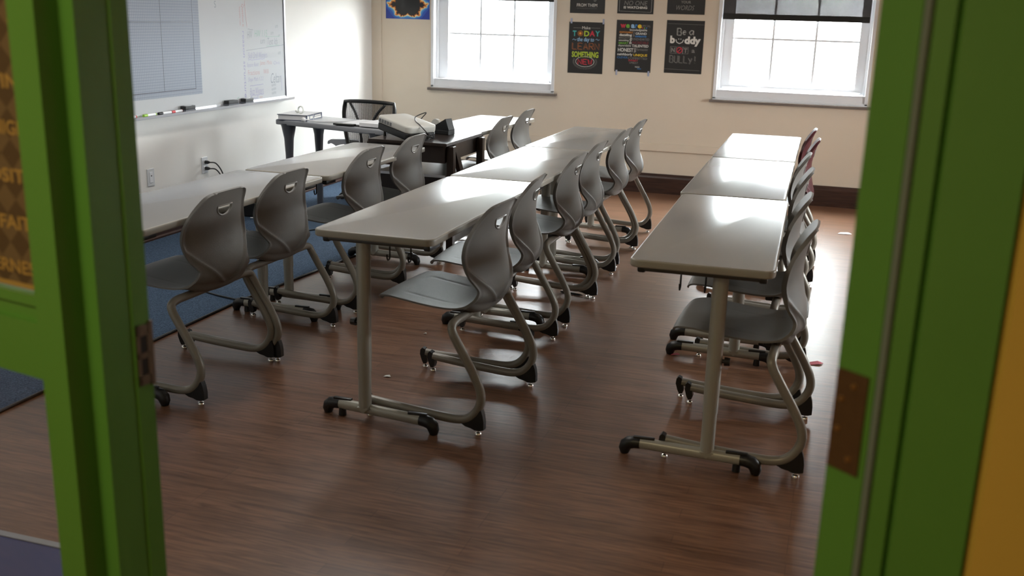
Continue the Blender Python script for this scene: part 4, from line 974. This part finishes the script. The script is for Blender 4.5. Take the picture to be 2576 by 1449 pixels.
bm = NB(); plankxy(bm, .004, .62, -.012, .045, 0, .24); obj('bottom_rail', bm, 'green', lf)
bm = NB(); plankxy(bm, .004, .62, -.012, .045, 2.45, HT); obj('top_rail', bm, 'green', lf)
bm = NB(); plankxy(bm, .62, .75, -.02, .08, 0, HT); obj('outer_stile', bm, 'green', lf)
bm = NB(); plankxy(bm, .0, .63, .018, .023, .23, .89); plankxy(bm, .0, .63, .018, .023, 1.02, 2.46); obj('glass_pane', bm, 'glass', lf)
# strike plate on the jamb
a = Vector((-1.102, 1.421)); b = Vector((-1.109, 1.388)); dv = (b-a).normalized(); nv = Vector((-dv.y, dv.x)); nv = nv if nv.x > 0 else -nv
def jam(d, o): p = a+dv*d+nv*o; return (p.x, p.y)
bm = NB()
def jb(bm, d0, d1, o0, o1, z0, z1): prism(bm, [jam(d0, o0), jam(d1, o0), jam(d1, o1), jam(d0, o1)], 'z', z0, z1)
for z0, z1 in ((.862, .880), (.911, .921), (.952, .972)): jb(bm, .003, .031, 0, .0022, z0, z1)
jb(bm, .003, .009, 0, .0022, .862, .972); jb(bm, .024, .031, 0, .0022, .862, .972); jb(bm, -.004, .004, -.002, .0024, .858, .976)
obj('strike_plate', bm, 'steelplate', lf)
bm = NB(); jb(bm, .009, .024, .0004, .0012, .880, .911); jb(bm, .009, .024, .0004, .0012, .921, .952); obj('latch_pocket', bm, 'black', lf)
# printed sheet behind the upper pane
t = thing('diamond_poster', 'brown diamond pattern poster with gold letters taped in the door glass', 'poster', (0, 0, 0))
bm = NB(); plankxy(bm, .002, .55, .010, .013, 1.042, 2.0); obj('sheet', bm, 'diamond', t)
bm = NB(); plankxy(bm, .002, .55, .0085, .0135, 1.034, 1.042); obj('bottom_strip', bm, 'gold', t)
bm = NB()
def gp(d, z): p = along(.43-d, .0095); return (p[0], p[1], z)
for s, z0, ext in (('ERNEST', 1.058, .42), ('FAITH', 1.135, .425), ('POSITIV', 1.215, .43), ('MIGHT', 1.295, .43), ('LIVING', 1.37, .43), ('TH', 1.455, .43), ('Y', 1.535, .43)):
    wdt = .022*len(s); put_text(bm, gp, s, ext-wdt, ext, z0, z0+.024, 0, .02)
obj('lettering', bm, 'gold', t)
# right jamb, hinge, casing
bm = NB()
ra = [(.0385, 1.329), (.0794, 1.2963), (.0842, 1.2925), (.0876, 1.2975), (.0945, 1.2990), (.0976, 1.2940), (.1197, 1.2884), (.1246, 1.2971), (.1276, 1.2864), (.2125, 1.2690), (.2140, 1.285), (.20, 1.42), (.07, 1.44)]
prism(bm, ra, 'z', 0, HT); rj = struct(obj('door_2', bm, 'green'))
bm = NB(); tube(bm, [(.0905, 1.2962, 0), (.0905, 1.2962, HT)], .0056, 12); obj('highlight_bead', bm, 'highlight', rj, 60)  # bead coloured pale grey to stand for the highlight along the jamb
a = Vector((.0385, 1.329)); b = Vector((.0794, 1.2963)); dv = (b-a).normalized(); nv = Vector((dv.y, -dv.x)); nv = nv if nv.x < 0 else -nv
bm = NB(); jb(bm, .002, .050, 0, .003, .936, 1.074); hg = obj('hinge', bm, 'brass', rj)
bm = NB()
for d, z in ((.030, 1.056), (.013, 1.034), (.012, .992), (.034, .956)):
    p = jam(d, .003); q = jam(d, .0055); tube(bm, [(p[0], p[1], z), (q[0], q[1], z)], [.0042, .003], 12)
obj('screw', bm, 'brasspin', hg, 50)
# doorway wall: yellow towards the hall
bm = NB(); e = Vector((2.35, .77))
prism(bm, [(.2145, 1.285), (.2212, 1.2605), (2.40, .815), (2.40, 1.32), (.20, 1.43)], 'z', 0, 3.1)
def two_tone(bm):   # hall side yellow, classroom side cream
    bm.normal_update(); bmesh.ops.recalc_face_normals(bm, faces=bm.faces[:])
    for f in bm.faces: f.material_index = 1 if f.normal.y > .3 else 0
two_tone(bm); struct(obj('wall_front_right', bm, ['yellow', 'wall_left']))
p0 = along(.75, -.02); p1 = along(.75, .08)
bm = NB(); prism(bm, [p0, p1, (XL-.1, p1[1]+.45), (XL-.1, p0[1]+.45)][::-1], 'z', 0, 3.1); two_tone(bm); struct(obj('wall_front_left', bm, ['yellow', 'wall_left']))
bm = NB(); prism(bm, [(.2, 1.20), (.2, 1.35), (-2.2, 1.75), (-2.2, 1.55)][::-1], 'z', HT, 3.1); two_tone(bm); struct(obj('wall_header', bm, ['yellow', 'wall_left']))
# blue mat seen through the lower pane
bm = NB(); slab(bm, rrect(-2.75, -1.76, 1.62, 2.09, .02), .0005, .010, .002); o = obj('floor_mat', bm, 'bluebin'); tag(o, 'dark blue floor mat inside the door, seen through the lower door glass', 'mat')
bm = NB(); box(bm, -2.75, -1.76, 2.075, 2.10, .0006, .013, .002); box(bm, -1.775, -1.75, 1.62, 2.10, .0007, .0128, .002); obj('grey_border', bm, 'deskgrey', o)
